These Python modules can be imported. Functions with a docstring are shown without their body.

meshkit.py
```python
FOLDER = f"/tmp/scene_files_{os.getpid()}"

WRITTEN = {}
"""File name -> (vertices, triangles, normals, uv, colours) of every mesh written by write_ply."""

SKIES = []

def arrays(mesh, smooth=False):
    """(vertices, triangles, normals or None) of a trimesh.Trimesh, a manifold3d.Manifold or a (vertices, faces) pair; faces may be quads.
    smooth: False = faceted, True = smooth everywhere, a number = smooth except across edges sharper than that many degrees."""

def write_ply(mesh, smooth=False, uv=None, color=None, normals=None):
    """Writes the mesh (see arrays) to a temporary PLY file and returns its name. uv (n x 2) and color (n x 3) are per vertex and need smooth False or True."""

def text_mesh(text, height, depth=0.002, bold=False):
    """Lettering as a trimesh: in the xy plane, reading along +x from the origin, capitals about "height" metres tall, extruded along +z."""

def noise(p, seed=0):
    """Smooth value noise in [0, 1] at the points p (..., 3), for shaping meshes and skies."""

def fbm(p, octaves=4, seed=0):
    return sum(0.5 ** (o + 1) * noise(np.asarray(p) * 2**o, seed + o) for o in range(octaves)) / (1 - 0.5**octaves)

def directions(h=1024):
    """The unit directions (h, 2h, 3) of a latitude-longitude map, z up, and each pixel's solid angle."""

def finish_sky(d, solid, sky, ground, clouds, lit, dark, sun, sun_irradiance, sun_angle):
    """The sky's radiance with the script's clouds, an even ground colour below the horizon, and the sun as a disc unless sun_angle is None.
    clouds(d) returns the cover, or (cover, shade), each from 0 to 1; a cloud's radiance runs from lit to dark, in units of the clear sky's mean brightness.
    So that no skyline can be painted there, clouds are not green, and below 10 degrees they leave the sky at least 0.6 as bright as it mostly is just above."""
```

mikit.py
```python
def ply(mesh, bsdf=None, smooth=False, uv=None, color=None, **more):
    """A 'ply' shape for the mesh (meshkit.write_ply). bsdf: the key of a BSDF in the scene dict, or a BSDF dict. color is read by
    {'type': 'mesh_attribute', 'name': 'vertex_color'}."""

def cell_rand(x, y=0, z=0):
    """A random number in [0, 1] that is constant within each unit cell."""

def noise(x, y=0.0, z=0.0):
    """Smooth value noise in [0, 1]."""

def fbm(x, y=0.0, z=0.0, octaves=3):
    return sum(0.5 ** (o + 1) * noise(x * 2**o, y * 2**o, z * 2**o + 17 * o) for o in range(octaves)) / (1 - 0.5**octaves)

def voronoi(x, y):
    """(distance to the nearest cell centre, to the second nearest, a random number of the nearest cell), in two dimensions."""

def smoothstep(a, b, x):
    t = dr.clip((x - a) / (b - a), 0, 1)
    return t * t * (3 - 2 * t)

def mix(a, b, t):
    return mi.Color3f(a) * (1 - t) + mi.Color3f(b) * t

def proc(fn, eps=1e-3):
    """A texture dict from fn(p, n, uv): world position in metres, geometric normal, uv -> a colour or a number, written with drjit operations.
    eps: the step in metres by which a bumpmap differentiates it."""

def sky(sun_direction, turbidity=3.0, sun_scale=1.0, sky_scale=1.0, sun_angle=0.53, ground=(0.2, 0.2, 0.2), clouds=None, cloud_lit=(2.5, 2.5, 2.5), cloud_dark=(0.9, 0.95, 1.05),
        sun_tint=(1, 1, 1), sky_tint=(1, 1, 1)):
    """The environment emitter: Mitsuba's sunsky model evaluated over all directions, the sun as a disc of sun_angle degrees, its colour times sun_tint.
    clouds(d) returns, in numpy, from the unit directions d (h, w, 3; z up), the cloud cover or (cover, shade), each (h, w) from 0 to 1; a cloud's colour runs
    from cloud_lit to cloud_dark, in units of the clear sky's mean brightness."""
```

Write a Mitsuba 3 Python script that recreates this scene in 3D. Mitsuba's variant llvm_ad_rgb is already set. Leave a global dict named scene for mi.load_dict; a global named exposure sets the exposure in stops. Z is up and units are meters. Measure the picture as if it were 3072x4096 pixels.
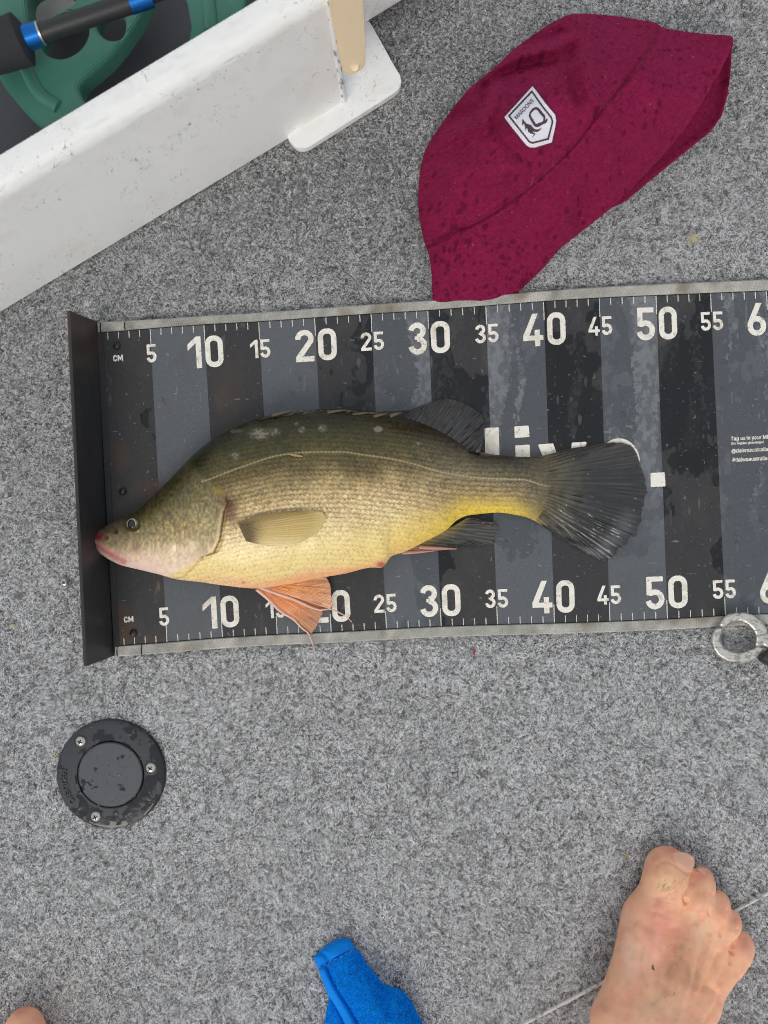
import math, random
import numpy as np, trimesh, shapely
import shapely.geometry as sg
from shapely import affinity
from scipy.spatial import Delaunay
from scipy.interpolate import RBFInterpolator, PchipInterpolator, CubicSpline
from scipy.ndimage import gaussian_filter
import drjit as dr, mitsuba as mi, mikit, meshkit

# ------------------------------------------------------------------ camera, sky, exposure
T4 = mi.ScalarTransform4f
D = 0.70                 # camera height over the carpet
W0 = 0.685               # metres of carpet across the frame
scene, labels = {}, {}
scene['camera'] = {'type': 'thinlens', 'fov': math.degrees(2 * math.atan(W0 / 2 / D)), 'fov_axis': 'x',
                   'aperture_radius': 0.0030, 'focus_distance': 0.676, 'near_clip': 0.02, 'far_clip': 500.0,
                   'to_world': T4().look_at(origin=[0, 0, D], target=[0, 0, 0], up=[0, 1, 0])}
scene['sky_light'] = mikit.sky((-0.20, -0.68, 0.70), turbidity=3, sun_scale=0.38, sun_angle=32, sun_tint=(0.85, 0.96, 1.16),
                               clouds=lambda d: 1.0, cloud_lit=(2.3, 2.4, 2.5), cloud_dark=(0.9, 0.95, 1.05))
exposure = 1.53

# ------------------------------------------------------------------ helpers
K = 3072 / 1659.0
rng = np.random.default_rng(7)


def at(px, py, z=0.0):
    """photo pixel (3072 x 4096) and height -> world point"""
    px, py, z = np.broadcast_arrays(np.asarray(px, float), np.asarray(py, float), np.asarray(z, float))
    s = W0 / 3072 * (D - z) / D
    return np.stack([(px - 1536) * s, -(py - 2048) * s, z], -1)


def crop(x0, y0, f):
    return lambda pts: np.array([(x0 + f * a, y0 + f * b) for a, b in pts], float)


def lin(*c):
    c = np.asarray(c, float) / 255.0
    return np.where(c <= 0.04045, c / 12.92, ((c + 0.055) / 1.055) ** 2.4)


used = {}


def numbered(key):
    n = used.get(key, 0)
    used[key] = n + 1
    return key if n == 0 else f'{key}_{n:03d}'


def thing(name, label, cat, group=None):
    k = numbered(name)
    labels[k] = {'label': label, 'category': cat}
    if group:
        labels[k]['group'] = group
    return k


def add(key, mesh, bsdf, smooth=False, color=None, uv=None, **lab):
    k = key if (key in labels and key not in scene) else numbered(key)
    scene[k] = mikit.ply(mesh, bsdf, smooth=smooth, color=color, uv=uv)
    if lab:
        labels[k] = dict(lab)
    return k


def resample(pts, step, closed=False):
    p = np.asarray(pts, float)
    if closed:
        p = np.vstack([p, p[:1]])
    seg = np.linalg.norm(np.diff(p, axis=0), axis=1)
    s = np.r_[0, np.cumsum(seg)]
    n = max(int(s[-1] / step), 2)
    q = np.linspace(0, s[-1], n + 1)
    out = np.stack([np.interp(q, s, p[:, i]) for i in range(p.shape[1])], 1)
    return out[:-1] if closed else out


def spline(pts, step, closed=False):
    p = np.asarray(pts, float)
    if closed:
        p = np.vstack([p, p[:1]])
    seg = np.maximum(np.linalg.norm(np.diff(p, axis=0), axis=1), 1e-6)
    s = np.r_[0, np.cumsum(np.sqrt(seg))]
    cs = CubicSpline(s, p, bc_type='periodic' if closed else 'natural')
    dense = cs(np.linspace(0, s[-1], 40 * len(p)))
    return resample(dense[:-1] if closed else dense, step, closed)


def tri2d(outline, step, holes=(), jitter=0.0):
    """triangulates a px polygon: (points, faces, boundary length)"""
    poly = sg.Polygon(outline, holes)
    b = [np.asarray(outline, float)] + [np.asarray(h, float) for h in holes]
    x0, y0, x1, y1 = poly.bounds
    gx, gy = np.meshgrid(np.arange(x0, x1, step), np.arange(y0, y1, step * 0.866))
    gx = gx + (np.arange(gx.shape[0])[:, None] % 2) * step / 2
    g = np.stack([gx.ravel(), gy.ravel()], 1)
    inner = poly.buffer(-step * 0.45)
    g = g[shapely.contains_xy(inner, g[:, 0], g[:, 1])]
    p = np.vstack(b + [g])
    f = Delaunay(p).simplices
    c = p[f].mean(1)
    f = f[shapely.contains_xy(poly, c[:, 0], c[:, 1])]
    a = p[f]
    area = (a[:, 1, 0] - a[:, 0, 0]) * (a[:, 2, 1] - a[:, 0, 1]) - (a[:, 1, 1] - a[:, 0, 1]) * (a[:, 2, 0] - a[:, 0, 0])
    f = np.where((area > 0)[:, None], f[:, ::-1], f)      # px y goes down: flips to face up
    f = f[np.abs(area) > 1e-6]
    return p, f, [len(x) for x in b]


def shell(p, f, top, bottom):
    """closed mesh from a top sheet and a bottom sheet over the same triangles"""
    n = len(p)
    e = np.sort(np.vstack([f[:, [0, 1]], f[:, [1, 2]], f[:, [2, 0]]]), axis=1)
    d = np.vstack([f[:, [0, 1]], f[:, [1, 2]], f[:, [2, 0]]])
    u, inv, cnt = np.unique(e, axis=0, return_inverse=True, return_counts=True)
    be = d[cnt[inv.ravel()] == 1]
    side = np.vstack([np.stack([be[:, 1], be[:, 0], be[:, 0] + n], 1), np.stack([be[:, 1], be[:, 0] + n, be[:, 1] + n], 1)])
    return np.vstack([top, bottom]), np.vstack([f, f[:, ::-1] + n, side])


def slab(outline_px, z0, z1, step=None, holes=(), bevel=0.0):
    """flat plate with outline given in px at the height of its top"""
    poly = sg.Polygon(outline_px, holes)
    w = lambda c: at(np.asarray(c)[:, 0], np.asarray(c)[:, 1], z1)[:, :2]
    wp = sg.Polygon(w(poly.exterior.coords), [w(h.coords) for h in poly.interiors]).buffer(0)
    return plate(wp, z0, z1, bevel)


def plate(wp, z0, z1, bevel=0.0, n=4):
    """extruded world polygon with a rounded top edge"""
    parts = []
    for g in getattr(wp, 'geoms', [wp]):
        if bevel <= 0:
            m = trimesh.creation.extrude_polygon(g, z1 - z0, engine='earcut')
            m.apply_translation([0, 0, z0])
            parts.append(m)
            continue
        import manifold3d as m3
        zs, ins = [z0], [0.0]
        for i in range(n + 1):
            a = math.pi / 2 * i / n
            zs.append(z1 - bevel + bevel * math.sin(a))
            ins.append(bevel * (1 - math.cos(a)))
        vs, fs, at_ = [], [], 0
        rings = []
        m = None
        for i in range(len(zs) - 1):
            q = g.buffer(-ins[i] if i else 0)
            if q.is_empty:
                break
            for gg in getattr(q, 'geoms', [q]):
                e = trimesh.creation.extrude_polygon(gg, zs[i + 1] - z0, engine='earcut')
                e.apply_translation([0, 0, z0])
                k = m3.Manifold(m3.Mesh(np.asarray(e.vertices, np.float32), np.asarray(e.faces, np.uint32)))
                m = k if m is None else m + k
        mm = m.to_mesh()
        parts.append(trimesh.Trimesh(mm.vert_properties[:, :3], mm.tri_verts, process=False))
    return trimesh.util.concatenate(parts)


def tube(points, radii, sides=10, caps=True):
    p = np.asarray(points, float)
    r = np.broadcast_to(np.asarray(radii, float), (len(p),))
    t = np.gradient(p, axis=0)
    t /= np.linalg.norm(t, axis=1, keepdims=True) + 1e-12
    up = np.array([0, 0, 1.0]) if abs(t[:, 2]).mean() < 0.8 else np.array([0, 1.0, 0])
    a = np.cross(t, up)
    a /= np.linalg.norm(a, axis=1, keepdims=True) + 1e-12
    b = np.cross(a, t)
    an = np.arange(sides) * 2 * np.pi / sides
    v = p[:, None] + r[:, None, None] * (np.cos(an)[None, :, None] * a[:, None] + np.sin(an)[None, :, None] * b[:, None])
    i, j = np.meshgrid(np.arange(len(p) - 1), np.arange(sides), indexing='ij')
    q = np.stack([i * sides + j, i * sides + (j + 1) % sides, (i + 1) * sides + (j + 1) % sides, (i + 1) * sides + j], -1).reshape(-1, 4)
    v = v.reshape(-1, 3)
    f = np.vstack([q[:, [0, 1, 2]], q[:, [0, 2, 3]]])
    if caps:
        n = len(v)
        v = np.vstack([v, p[:1], p[-1:]])
        k = np.arange(sides)
        f = np.vstack([f, np.stack([(k + 1) % sides, k, k * 0 + n], 1),
                       np.stack([(len(p) - 1) * sides + k, (len(p) - 1) * sides + (k + 1) % sides, k * 0 + n + 1], 1)])
    m = trimesh.Trimesh(v, f, process=False)
    m.fix_normals()
    return m


def grid_mesh(P):
    """(n, m, 3) grid -> (v, f)"""
    n, m = P.shape[:2]
    i, j = np.meshgrid(np.arange(n - 1), np.arange(m - 1), indexing='ij')
    q = np.stack([i * m + j, (i + 1) * m + j, (i + 1) * m + j + 1, i * m + j + 1], -1).reshape(-1, 4)
    return P.reshape(-1, 3), np.vstack([q[:, [0, 1, 2]], q[:, [0, 2, 3]]])


def up_facing(v, f):
    c = np.cross(v[f[:, 1]] - v[f[:, 0]], v[f[:, 2]] - v[f[:, 0]])
    return f[:, ::-1] if c[:, 2].sum() < 0 else f


def lathe(profile, sides=48, at_=(0, 0, 0)):
    m = trimesh.creation.revolve(np.asarray(profile, float), sections=sides)
    m.apply_translation(at_)
    return m


def sstep(a, b, x):
    t = np.clip((x - a) / (b - a), 0, 1)
    return t * t * (3 - 2 * t)


def seg_dist(P, poly):
    """distance of points (n,2) to a polyline, and the arc parameter of the nearest point"""
    P = np.asarray(P, float)
    best, arc = np.full(len(P), 1e9), np.zeros(len(P))
    acc = 0.0
    for a, b in zip(poly[:-1], poly[1:]):
        d = b - a
        L = np.linalg.norm(d) + 1e-9
        t = np.clip(((P - a) @ d) / L ** 2, 0, 1)
        q = np.linalg.norm(P - a - t[:, None] * d, axis=1)
        arc = np.where(q < best, acc + t * L, arc)
        best = np.minimum(best, q)
        acc += L
    return best, arc


def nz(px, py, s, seed=0, octaves=3):
    px, py = np.broadcast_arrays(np.asarray(px, float), np.asarray(py, float))
    return meshkit.fbm(np.stack([px / s, py / s, np.zeros_like(px) + seed * 7.3], -1), octaves, seed)


def surface_nets(F, origin, step):
    """mesh of the zero level of F (inside negative)"""
    ins = F < 0
    nx, ny, nzz = F.shape
    c = np.zeros((nx - 1, ny - 1, nzz - 1), int)
    for a, b, d in np.ndindex(2, 2, 2):
        c += ins[a:nx - 1 + a, b:ny - 1 + b, d:nzz - 1 + d]
    act = (c > 0) & (c < 8)
    I = np.argwhere(act)
    idx = -np.ones(act.shape, int)
    idx[act] = np.arange(len(I))
    s, n = np.zeros((len(I), 3)), np.zeros(len(I))
    corners = list(np.ndindex(2, 2, 2))
    for a in corners:
        for ax in range(3):
            if a[ax]:
                continue
            b = list(a)
            b[ax] = 1
            fa, fb = F[tuple((I + a).T)], F[tuple((I + b).T)]
            cr = (fa < 0) != (fb < 0)
            t = np.where(cr, fa / np.where(cr, fa - fb, 1), 0)
            q = np.array(a, float)[None] + 0
            q = np.repeat(q, len(I), 0)
            q[:, ax] += t
            s[cr] += q[cr]
            n[cr] += 1
    v = (I + s / n[:, None]) * step + origin
    fs = []
    for ax in range(3):
        o1, o2 = [(1, 2), (2, 0), (0, 1)][ax]
        sl = [slice(1, -1)] * 3
        sl[ax] = slice(0, -1)
        lo = ins[tuple(sl)]
        s2 = list(sl)
        s2[ax] = slice(1, None)
        hi = ins[tuple(s2)]
        E = np.argwhere(lo != hi)
        fl = lo[tuple(E.T)]
        base = E.copy()
        base[:, o1] += 1
        base[:, o2] += 1
        def cell(d1, d2):
            k = base.copy()
            k[:, o1] -= d1
            k[:, o2] -= d2
            return idx[tuple(k.T)]
        q = np.stack([cell(1, 1), cell(0, 1), cell(0, 0), cell(1, 0)], 1)
        q = np.where(fl[:, None], q, q[:, ::-1])
        fs.append(q)
    q = np.vstack(fs)
    f = np.vstack([q[:, [0, 1, 2]], q[:, [0, 2, 3]]])
    return trimesh.Trimesh(v, f, process=False)


# ------------------------------------------------------------------ materials
def B(name, **k):
    d = {'type': 'principled', **k}
    for s in ('base_color',):
        if isinstance(d.get(s), (tuple, list, np.ndarray)):
            d[s] = {'type': 'rgb', 'value': [float(x) for x in d[s]]}
    scene[name] = {'type': 'twosided', 'bsdf': d}
    return name


def bumped(name, tex, scale, **k):
    d = {'type': 'principled', **k}
    if isinstance(d.get('base_color'), (tuple, list, np.ndarray)):
        d['base_color'] = {'type': 'rgb', 'value': [float(x) for x in d['base_color']]}
    scene[name] = {'type': 'twosided', 'bsdf': {'type': 'bumpmap', 'arbitrary': tex, 'scale': scale, 'bsdf': d}}
    return name


VC = {'type': 'mesh_attribute', 'name': 'vertex_color'}
noise, fbm, vor, smooth, mix = mikit.noise, mikit.fbm, mikit.voronoi, mikit.smoothstep, mikit.mix


def damp_shade(px, py):
    """wet patches plus shade painted in: darker towards the top and the box foot"""
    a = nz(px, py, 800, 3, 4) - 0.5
    e = np.abs((px - 1536) * -0.516 + (py - 2048) * -0.8566 - 1474) / 900.0      # splashes and painted shade in one strip at the foot of the box
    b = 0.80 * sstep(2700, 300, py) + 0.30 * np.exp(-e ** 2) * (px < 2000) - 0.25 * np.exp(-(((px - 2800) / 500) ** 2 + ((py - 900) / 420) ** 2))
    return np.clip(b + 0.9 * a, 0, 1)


def carpet_fn(p, n, uv):
    g = fbm(p.x * 620, p.y * 620, 0.0, 2)
    h = noise(p.x * 1500, p.y * 1500, 3.0)
    return mix((0.09, 0.092, 0.098), (0.66, 0.66, 0.665), smooth(0.25, 0.8, 0.55 * g + 0.45 * h))


B('carpet_mat', base_color=mikit.proc(carpet_fn), roughness=0.95, specular=0.1)
B('fibre_mat', base_color=VC, roughness=0.9, specular=0.12)


def mat_fn(p, n, uv):
    u, v = uv.x * 100.0, uv.y
    band = dr.floor(u / 5.0)
    grey = dr.select((band - 2 * dr.floor(band / 2)) > 0.5, 1.0, 0.0)
    grey = dr.select(u < 5.0, 0.0, grey)
    wet = wet_fn(p)
    c = mix(mix((0.037, 0.037, 0.040), (0.010, 0.011, 0.014), wet), mix((0.105, 0.116, 0.132), (0.082, 0.092, 0.107), wet), grey)
    dirt = smooth(0.55, 0.8, fbm(p.x * 55, p.y * 30, 2.0, 4)) * (1.0 - 0.6 * wet)
    c = mix(c, (0.085, 0.078, 0.07), dirt * 0.22)
    brown = smooth(0.53, 0.72, fbm(p.x * 30, p.y * 22, 9.0, 3)) * smooth(18.0, 4.0, u)
    c = mix(c, (0.09, 0.052, 0.033), brown * 0.6)
    film = ripple(p) * (0.35 + 0.65 * smooth(0.35, 0.65, fbm(p.x * 260, p.y * 200, 21.0, 3)))  # sky reflection on the wet strips, painted in as a paler colour
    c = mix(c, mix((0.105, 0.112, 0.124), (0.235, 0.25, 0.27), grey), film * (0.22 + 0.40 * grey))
    weave = noise(p.x * 1300, p.y * 1300, 1.0) - 0.5
    fleck = smooth(0.93, 0.97, noise(p.x * 420 + 5 * noise(p.x * 90, p.y * 90), p.y * 420, 6.0))
    scuff = smooth(0.74, 0.84, fbm(p.x * 240, p.y * 60, 4.0, 3)) * smooth(0.5, 0.7, noise(p.x * 25, p.y * 18, 7.0))
    c = mix(c, (0.30, 0.30, 0.29), fleck * 0.45 + scuff * 0.20)
    return c * (1.0 + 0.25 * weave)


def wet_fn(p):
    w = fbm(p.x * 21 + 0.6 * noise(p.x * 60, p.y * 60), p.y * 11, 5.0, 4)
    right = smooth(-0.12, 0.02, p.x) * (0.4 + 0.6 * smooth(-0.10, 0.02, p.y))
    r2 = fbm(p.x * 160, p.y * 110, 8.0, 3)
    return smooth(0.49, 0.53, w + 0.40 * right + 0.22 * (r2 - 0.5) - 0.30)


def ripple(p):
    """strips of wrinkled water; also the mask of the sheen painted into the colour"""
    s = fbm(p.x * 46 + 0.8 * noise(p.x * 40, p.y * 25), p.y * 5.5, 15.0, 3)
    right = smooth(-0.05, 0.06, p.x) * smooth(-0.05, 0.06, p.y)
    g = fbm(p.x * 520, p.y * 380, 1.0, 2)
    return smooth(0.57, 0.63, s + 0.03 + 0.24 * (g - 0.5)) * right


def mat_rough(p, n, uv):
    return dr.maximum(0.10, 0.44 - 0.32 * wet_fn(p) + 0.10 * ripple(p))


def mat_bump(p, n, uv):
    w, r = wet_fn(p), ripple(p)
    weave = noise(p.x * 900, p.y * 900, 1.0)
    return w * 0.22 + 0.05 * weave * (1.0 - 0.7 * w) + r * 0.30 * fbm(p.x * 500, p.y * 380, 4.0, 2) + 0.5 * noise(p.x * 28, p.y * 9, 3.0)


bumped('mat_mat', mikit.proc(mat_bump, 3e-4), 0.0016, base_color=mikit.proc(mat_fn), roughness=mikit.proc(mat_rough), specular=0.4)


def print_fn(p, n, uv):
    g = smooth(0.60, 0.80, fbm(p.x * 350, p.y * 350, 2.0, 3))
    h = smooth(0.58, 0.75, fbm(p.x * 90, p.y * 90, 12.0, 3))
    return mix(mix((0.86, 0.83, 0.76), (0.42, 0.38, 0.30), g * 0.6), (0.55, 0.49, 0.38), h * 0.4)


B('print_mat', base_color=mikit.proc(print_fn), roughness=0.45, specular=0.4)
B('binding_mat', base_color=VC, roughness=0.8, specular=0.2)


def rubber_fn(p, n, uv):
    rust = smooth(0.50, 0.72, fbm(p.x * 90, p.y * 16, 3.0, 4)) * smooth(0.42, 0.6, noise(p.x * 14, p.y * 9, 2.0))
    c = mix((0.018, 0.019, 0.022), (0.035, 0.036, 0.040), fbm(p.x * 60, p.y * 40, p.z * 60, 3))
    return mix(c, (0.10, 0.050, 0.032), rust * 0.40)


B('stop_mat', base_color=mikit.proc(rubber_fn), roughness=0.42, specular=0.5)
B('rivet_mat', base_color=(0.02, 0.02, 0.022), roughness=0.35, specular=0.5)


def white_fn(p, n, uv):
    a, b, c = p.x * 0.8566 + p.y * 0.516, -p.x * 0.516 + p.y * 0.8566, p.z
    w = 0.5 * fbm(a * 40, c * 40 + b * 40, 2.0, 3)
    x = fbm(a * 70 + w, b * 70 + c * 90, 6.0, 4) - 0.5
    sel = smooth(0.52, 0.70, noise(a * 38, b * 38 + c * 38, 8.0)) * smooth(0.50, 0.62, noise(a * 160, (b + c) * 160, 28.0))
    scratch = smooth(0.007, 0.002, dr.abs(x)) * sel
    speck = smooth(0.88, 0.94, noise(a * 620, (b + c) * 620, 14.0)) * smooth(0.50, 0.75, noise(a * 30, b * 30 + c * 45, 15.0))
    grime = smooth(0.60, 0.85, fbm(a * 18, b * 30 + c * 30, 20.0, 4))
    stain = smooth(0.70, 0.80, fbm(a * 42, (b + c) * 42, 33.0, 2))
    col = mix((0.85, 0.86, 0.855), (0.74, 0.72, 0.66), grime * 0.22 + stain * 0.22)
    return mix(col, (0.10, 0.105, 0.12), dr.minimum(1.0, scratch * 0.80 + speck * 0.55))


def white_bump(p, n, uv):
    a, b = p.x * 0.8566 + p.y * 0.516, -p.x * 0.516 + p.y * 0.8566
    q = noise(a * 180, b * 420 + p.z * 420, 4.0)
    r = noise(a * 420, (b + p.z) * 520, 9.0)
    return 0.55 * smooth(0.80, 0.93, q) + 0.5 * smooth(0.80, 0.92, r) + 0.05 * fbm(a * 30, b * 30 + p.z * 30, 1.0, 2)


bumped('white_metal', mikit.proc(white_bump, 3e-4), 0.0007, base_color=mikit.proc(white_fn), roughness=0.32, specular=0.5)


def weld_fn(p, n, uv):
    g = smooth(0.52, 0.70, fbm(p.z * 150, p.x * 500 + p.y * 300, 5.0, 3))
    return mix((0.78, 0.79, 0.80), (0.16, 0.16, 0.19), g * 0.8)


B('weld_mat', base_color=mikit.proc(weld_fn), roughness=0.4)
B('liner_mat', base_color=(0.050, 0.055, 0.066), roughness=0.6)


def green_fn(p, n, uv):
    return mix((0.038, 0.150, 0.112), (0.060, 0.19, 0.148), fbm(p.x * 40, p.y * 40, p.z * 40, 3))


B('green_plastic', base_color=mikit.proc(green_fn), roughness=0.38)
B('grip_foam', base_color=(0.022, 0.024, 0.028), roughness=0.85)
B('rod_black', base_color=(0.02, 0.021, 0.024), roughness=0.45)
B('blue_anodised', base_color=(0.02, 0.17, 0.55), metallic=0.9, roughness=0.25)
B('cream_plastic', base_color=(0.82, 0.67, 0.46), roughness=0.5)


def terry_col(lo, hi, s):
    def fn(p, n, uv):
        g = fbm(p.x * s + 2 * p.z * s, p.y * s + p.z * s, 3.0, 2)
        return mix(lo, hi, smooth(0.2, 0.8, g))
    return fn


def hat_fn(p, n, uv):
    g = 0.5 * noise(p.x * 900 + p.z * 500, p.y * 900 + p.z * 500, 3.0) + 0.5 * noise((p.x + p.y) * 420, (p.y - p.x) * 1100 + p.z * 700, 5.0)
    c = mix((0.172, 0.0095, 0.046), (0.265, 0.0165, 0.071), smooth(0.15, 0.85, g))
    d, d2, r = vor(p.x * 210 + 0.4 * noise(p.x * 300, p.y * 300), p.y * 210 + 0.4 * noise(p.x * 300, p.y * 300, 4.0))
    e, e2, q = vor(p.x * 105 + 0.3 * noise(p.x * 300, p.y * 300, 2.0), p.y * 105 + 0.3 * noise(p.x * 300, p.y * 300, 6.0))
    low = smooth(0.36, 0.16, p.y + 0.25 * p.x)
    many = smooth(0.40, 0.62, noise(p.x * 16, p.y * 16, 9.0) * 0.5 + 0.5 * low)
    wetn = smooth(0.42, 0.26, d) * dr.select(r > 0.93 - 0.42 * many * low, 1.0, 0.0)
    wetn = dr.maximum(wetn, smooth(0.30, 0.20, e) * dr.select(q > 0.90 - 0.25 * low, 1.0, 0.0))
    c = mix(c, (0.085, 0.005, 0.024), wetn * 0.62)
    lint = smooth(0.965, 0.985, noise(p.x * 330, p.y * 330, 19.0))
    return mix(c, (0.45, 0.22, 0.24), lint * 0.5)


def hat_bump(p, n, uv):
    return noise(p.x * 900, p.y * 900 + p.z * 700, 3.0) + 0.7 * noise((p.x + p.y) * 350, (p.y - p.x) * 900 + p.z * 700, 5.0)


bumped('hat_cloth', mikit.proc(hat_bump, 3e-4), 0.0006, base_color=mikit.proc(hat_fn), roughness=0.95, specular=0.06, sheen=0.12)
B('badge_white', base_color=(0.72, 0.71, 0.80), roughness=0.55)
B('badge_ink', base_color=(0.055, 0.030, 0.032), roughness=0.6)
B('stitch_mat', base_color=(0.12, 0.010, 0.036), roughness=0.9)


def towel_bump(p, n, uv):
    return noise(p.x * 1000 + 2 * noise(p.x * 150, p.y * 150), p.y * 800, p.z * 500)


bumped('towel_cloth', mikit.proc(towel_bump, 3e-4), 0.0011, base_color=mikit.proc(terry_col((0.001, 0.15, 0.66), (0.005, 0.27, 0.92), 420)), roughness=0.95, specular=0.1, sheen=0.3)
bumped('towel_hem', mikit.proc(lambda p, n, uv: noise(p.x * 1500, p.y * 1500, p.z * 1500), 2e-4), 0.0003, base_color=(0.006, 0.24, 0.82), roughness=0.9, specular=0.1, sheen=0.2)
B('towel_thread', base_color=(0.14, 0.38, 0.80), roughness=0.8)


def plate_wet_reflect(p):  # wet patches, also masking dark reflections painted into the base colour
    q = fbm(p.x * 90, p.y * 90, 31.0, 4) + 0.22 * (fbm(p.x * 500, p.y * 500, 3.0, 2) - 0.5)
    out = smooth(0.0275, 0.0315, dr.sqrt(dr.square(p.x + 0.2440) + dr.square(p.y + 0.2341)))
    return smooth(0.50, 0.54, q - 0.19 + 0.17 * out + 3.8 * (p.x + 0.2440) * out - 1.2 * (p.y + 0.2341) * out + 0.16 * smooth(0.022, 0.008, dr.sqrt(dr.square(p.x + 0.270) + dr.square(p.y + 0.262))) * out)


bumped('drain_black', mikit.proc(lambda p, n, uv: plate_wet_reflect(p) * (0.5 + 0.5 * noise(p.x * 230, p.y * 230, 2.0)) + 0.05 * noise(p.x * 1200, p.y * 1200), 4e-4), 0.0005,
       base_color=mikit.proc(lambda p, n, uv: mix(mix((0.066, 0.073, 0.086), (0.034, 0.037, 0.045), smooth(0.0285, 0.030, dr.sqrt(dr.square(p.x + 0.2440) + dr.square(p.y + 0.2341)))), (0.014, 0.016, 0.021), plate_wet_reflect(p))),
       roughness=mikit.proc(lambda p, n, uv: 0.40 - 0.26 * plate_wet_reflect(p)), specular=0.5)
B('steel', base_color=(0.62, 0.60, 0.56), metallic=1.0, roughness=0.30)
B('dark_slot', base_color=(0.012, 0.012, 0.013), roughness=0.8)


def jaw_fn(p, n, uv):
    g = smooth(0.50, 0.70, fbm(p.x * 420, p.y * 700, 2.0, 3))
    return mix((0.70, 0.68, 0.63), (0.30, 0.29, 0.27), g * 0.8)


bumped('jaw_steel', mikit.proc(lambda p, n, uv: fbm(p.x * 500, p.y * 800, 2.0, 3), 2e-4), 0.0005, base_color=mikit.proc(jaw_fn), metallic=0.85, roughness=0.34)
B('handle_black', base_color=(0.025, 0.025, 0.027), roughness=0.55)
B('strip_metal', base_color=mikit.proc(lambda p, n, uv: mix((0.66, 0.65, 0.62), (0.36, 0.35, 0.33), smooth(0.5, 0.75, fbm(p.x * 300, p.y * 300, 0.0, 2)))), roughness=0.5)

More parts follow.
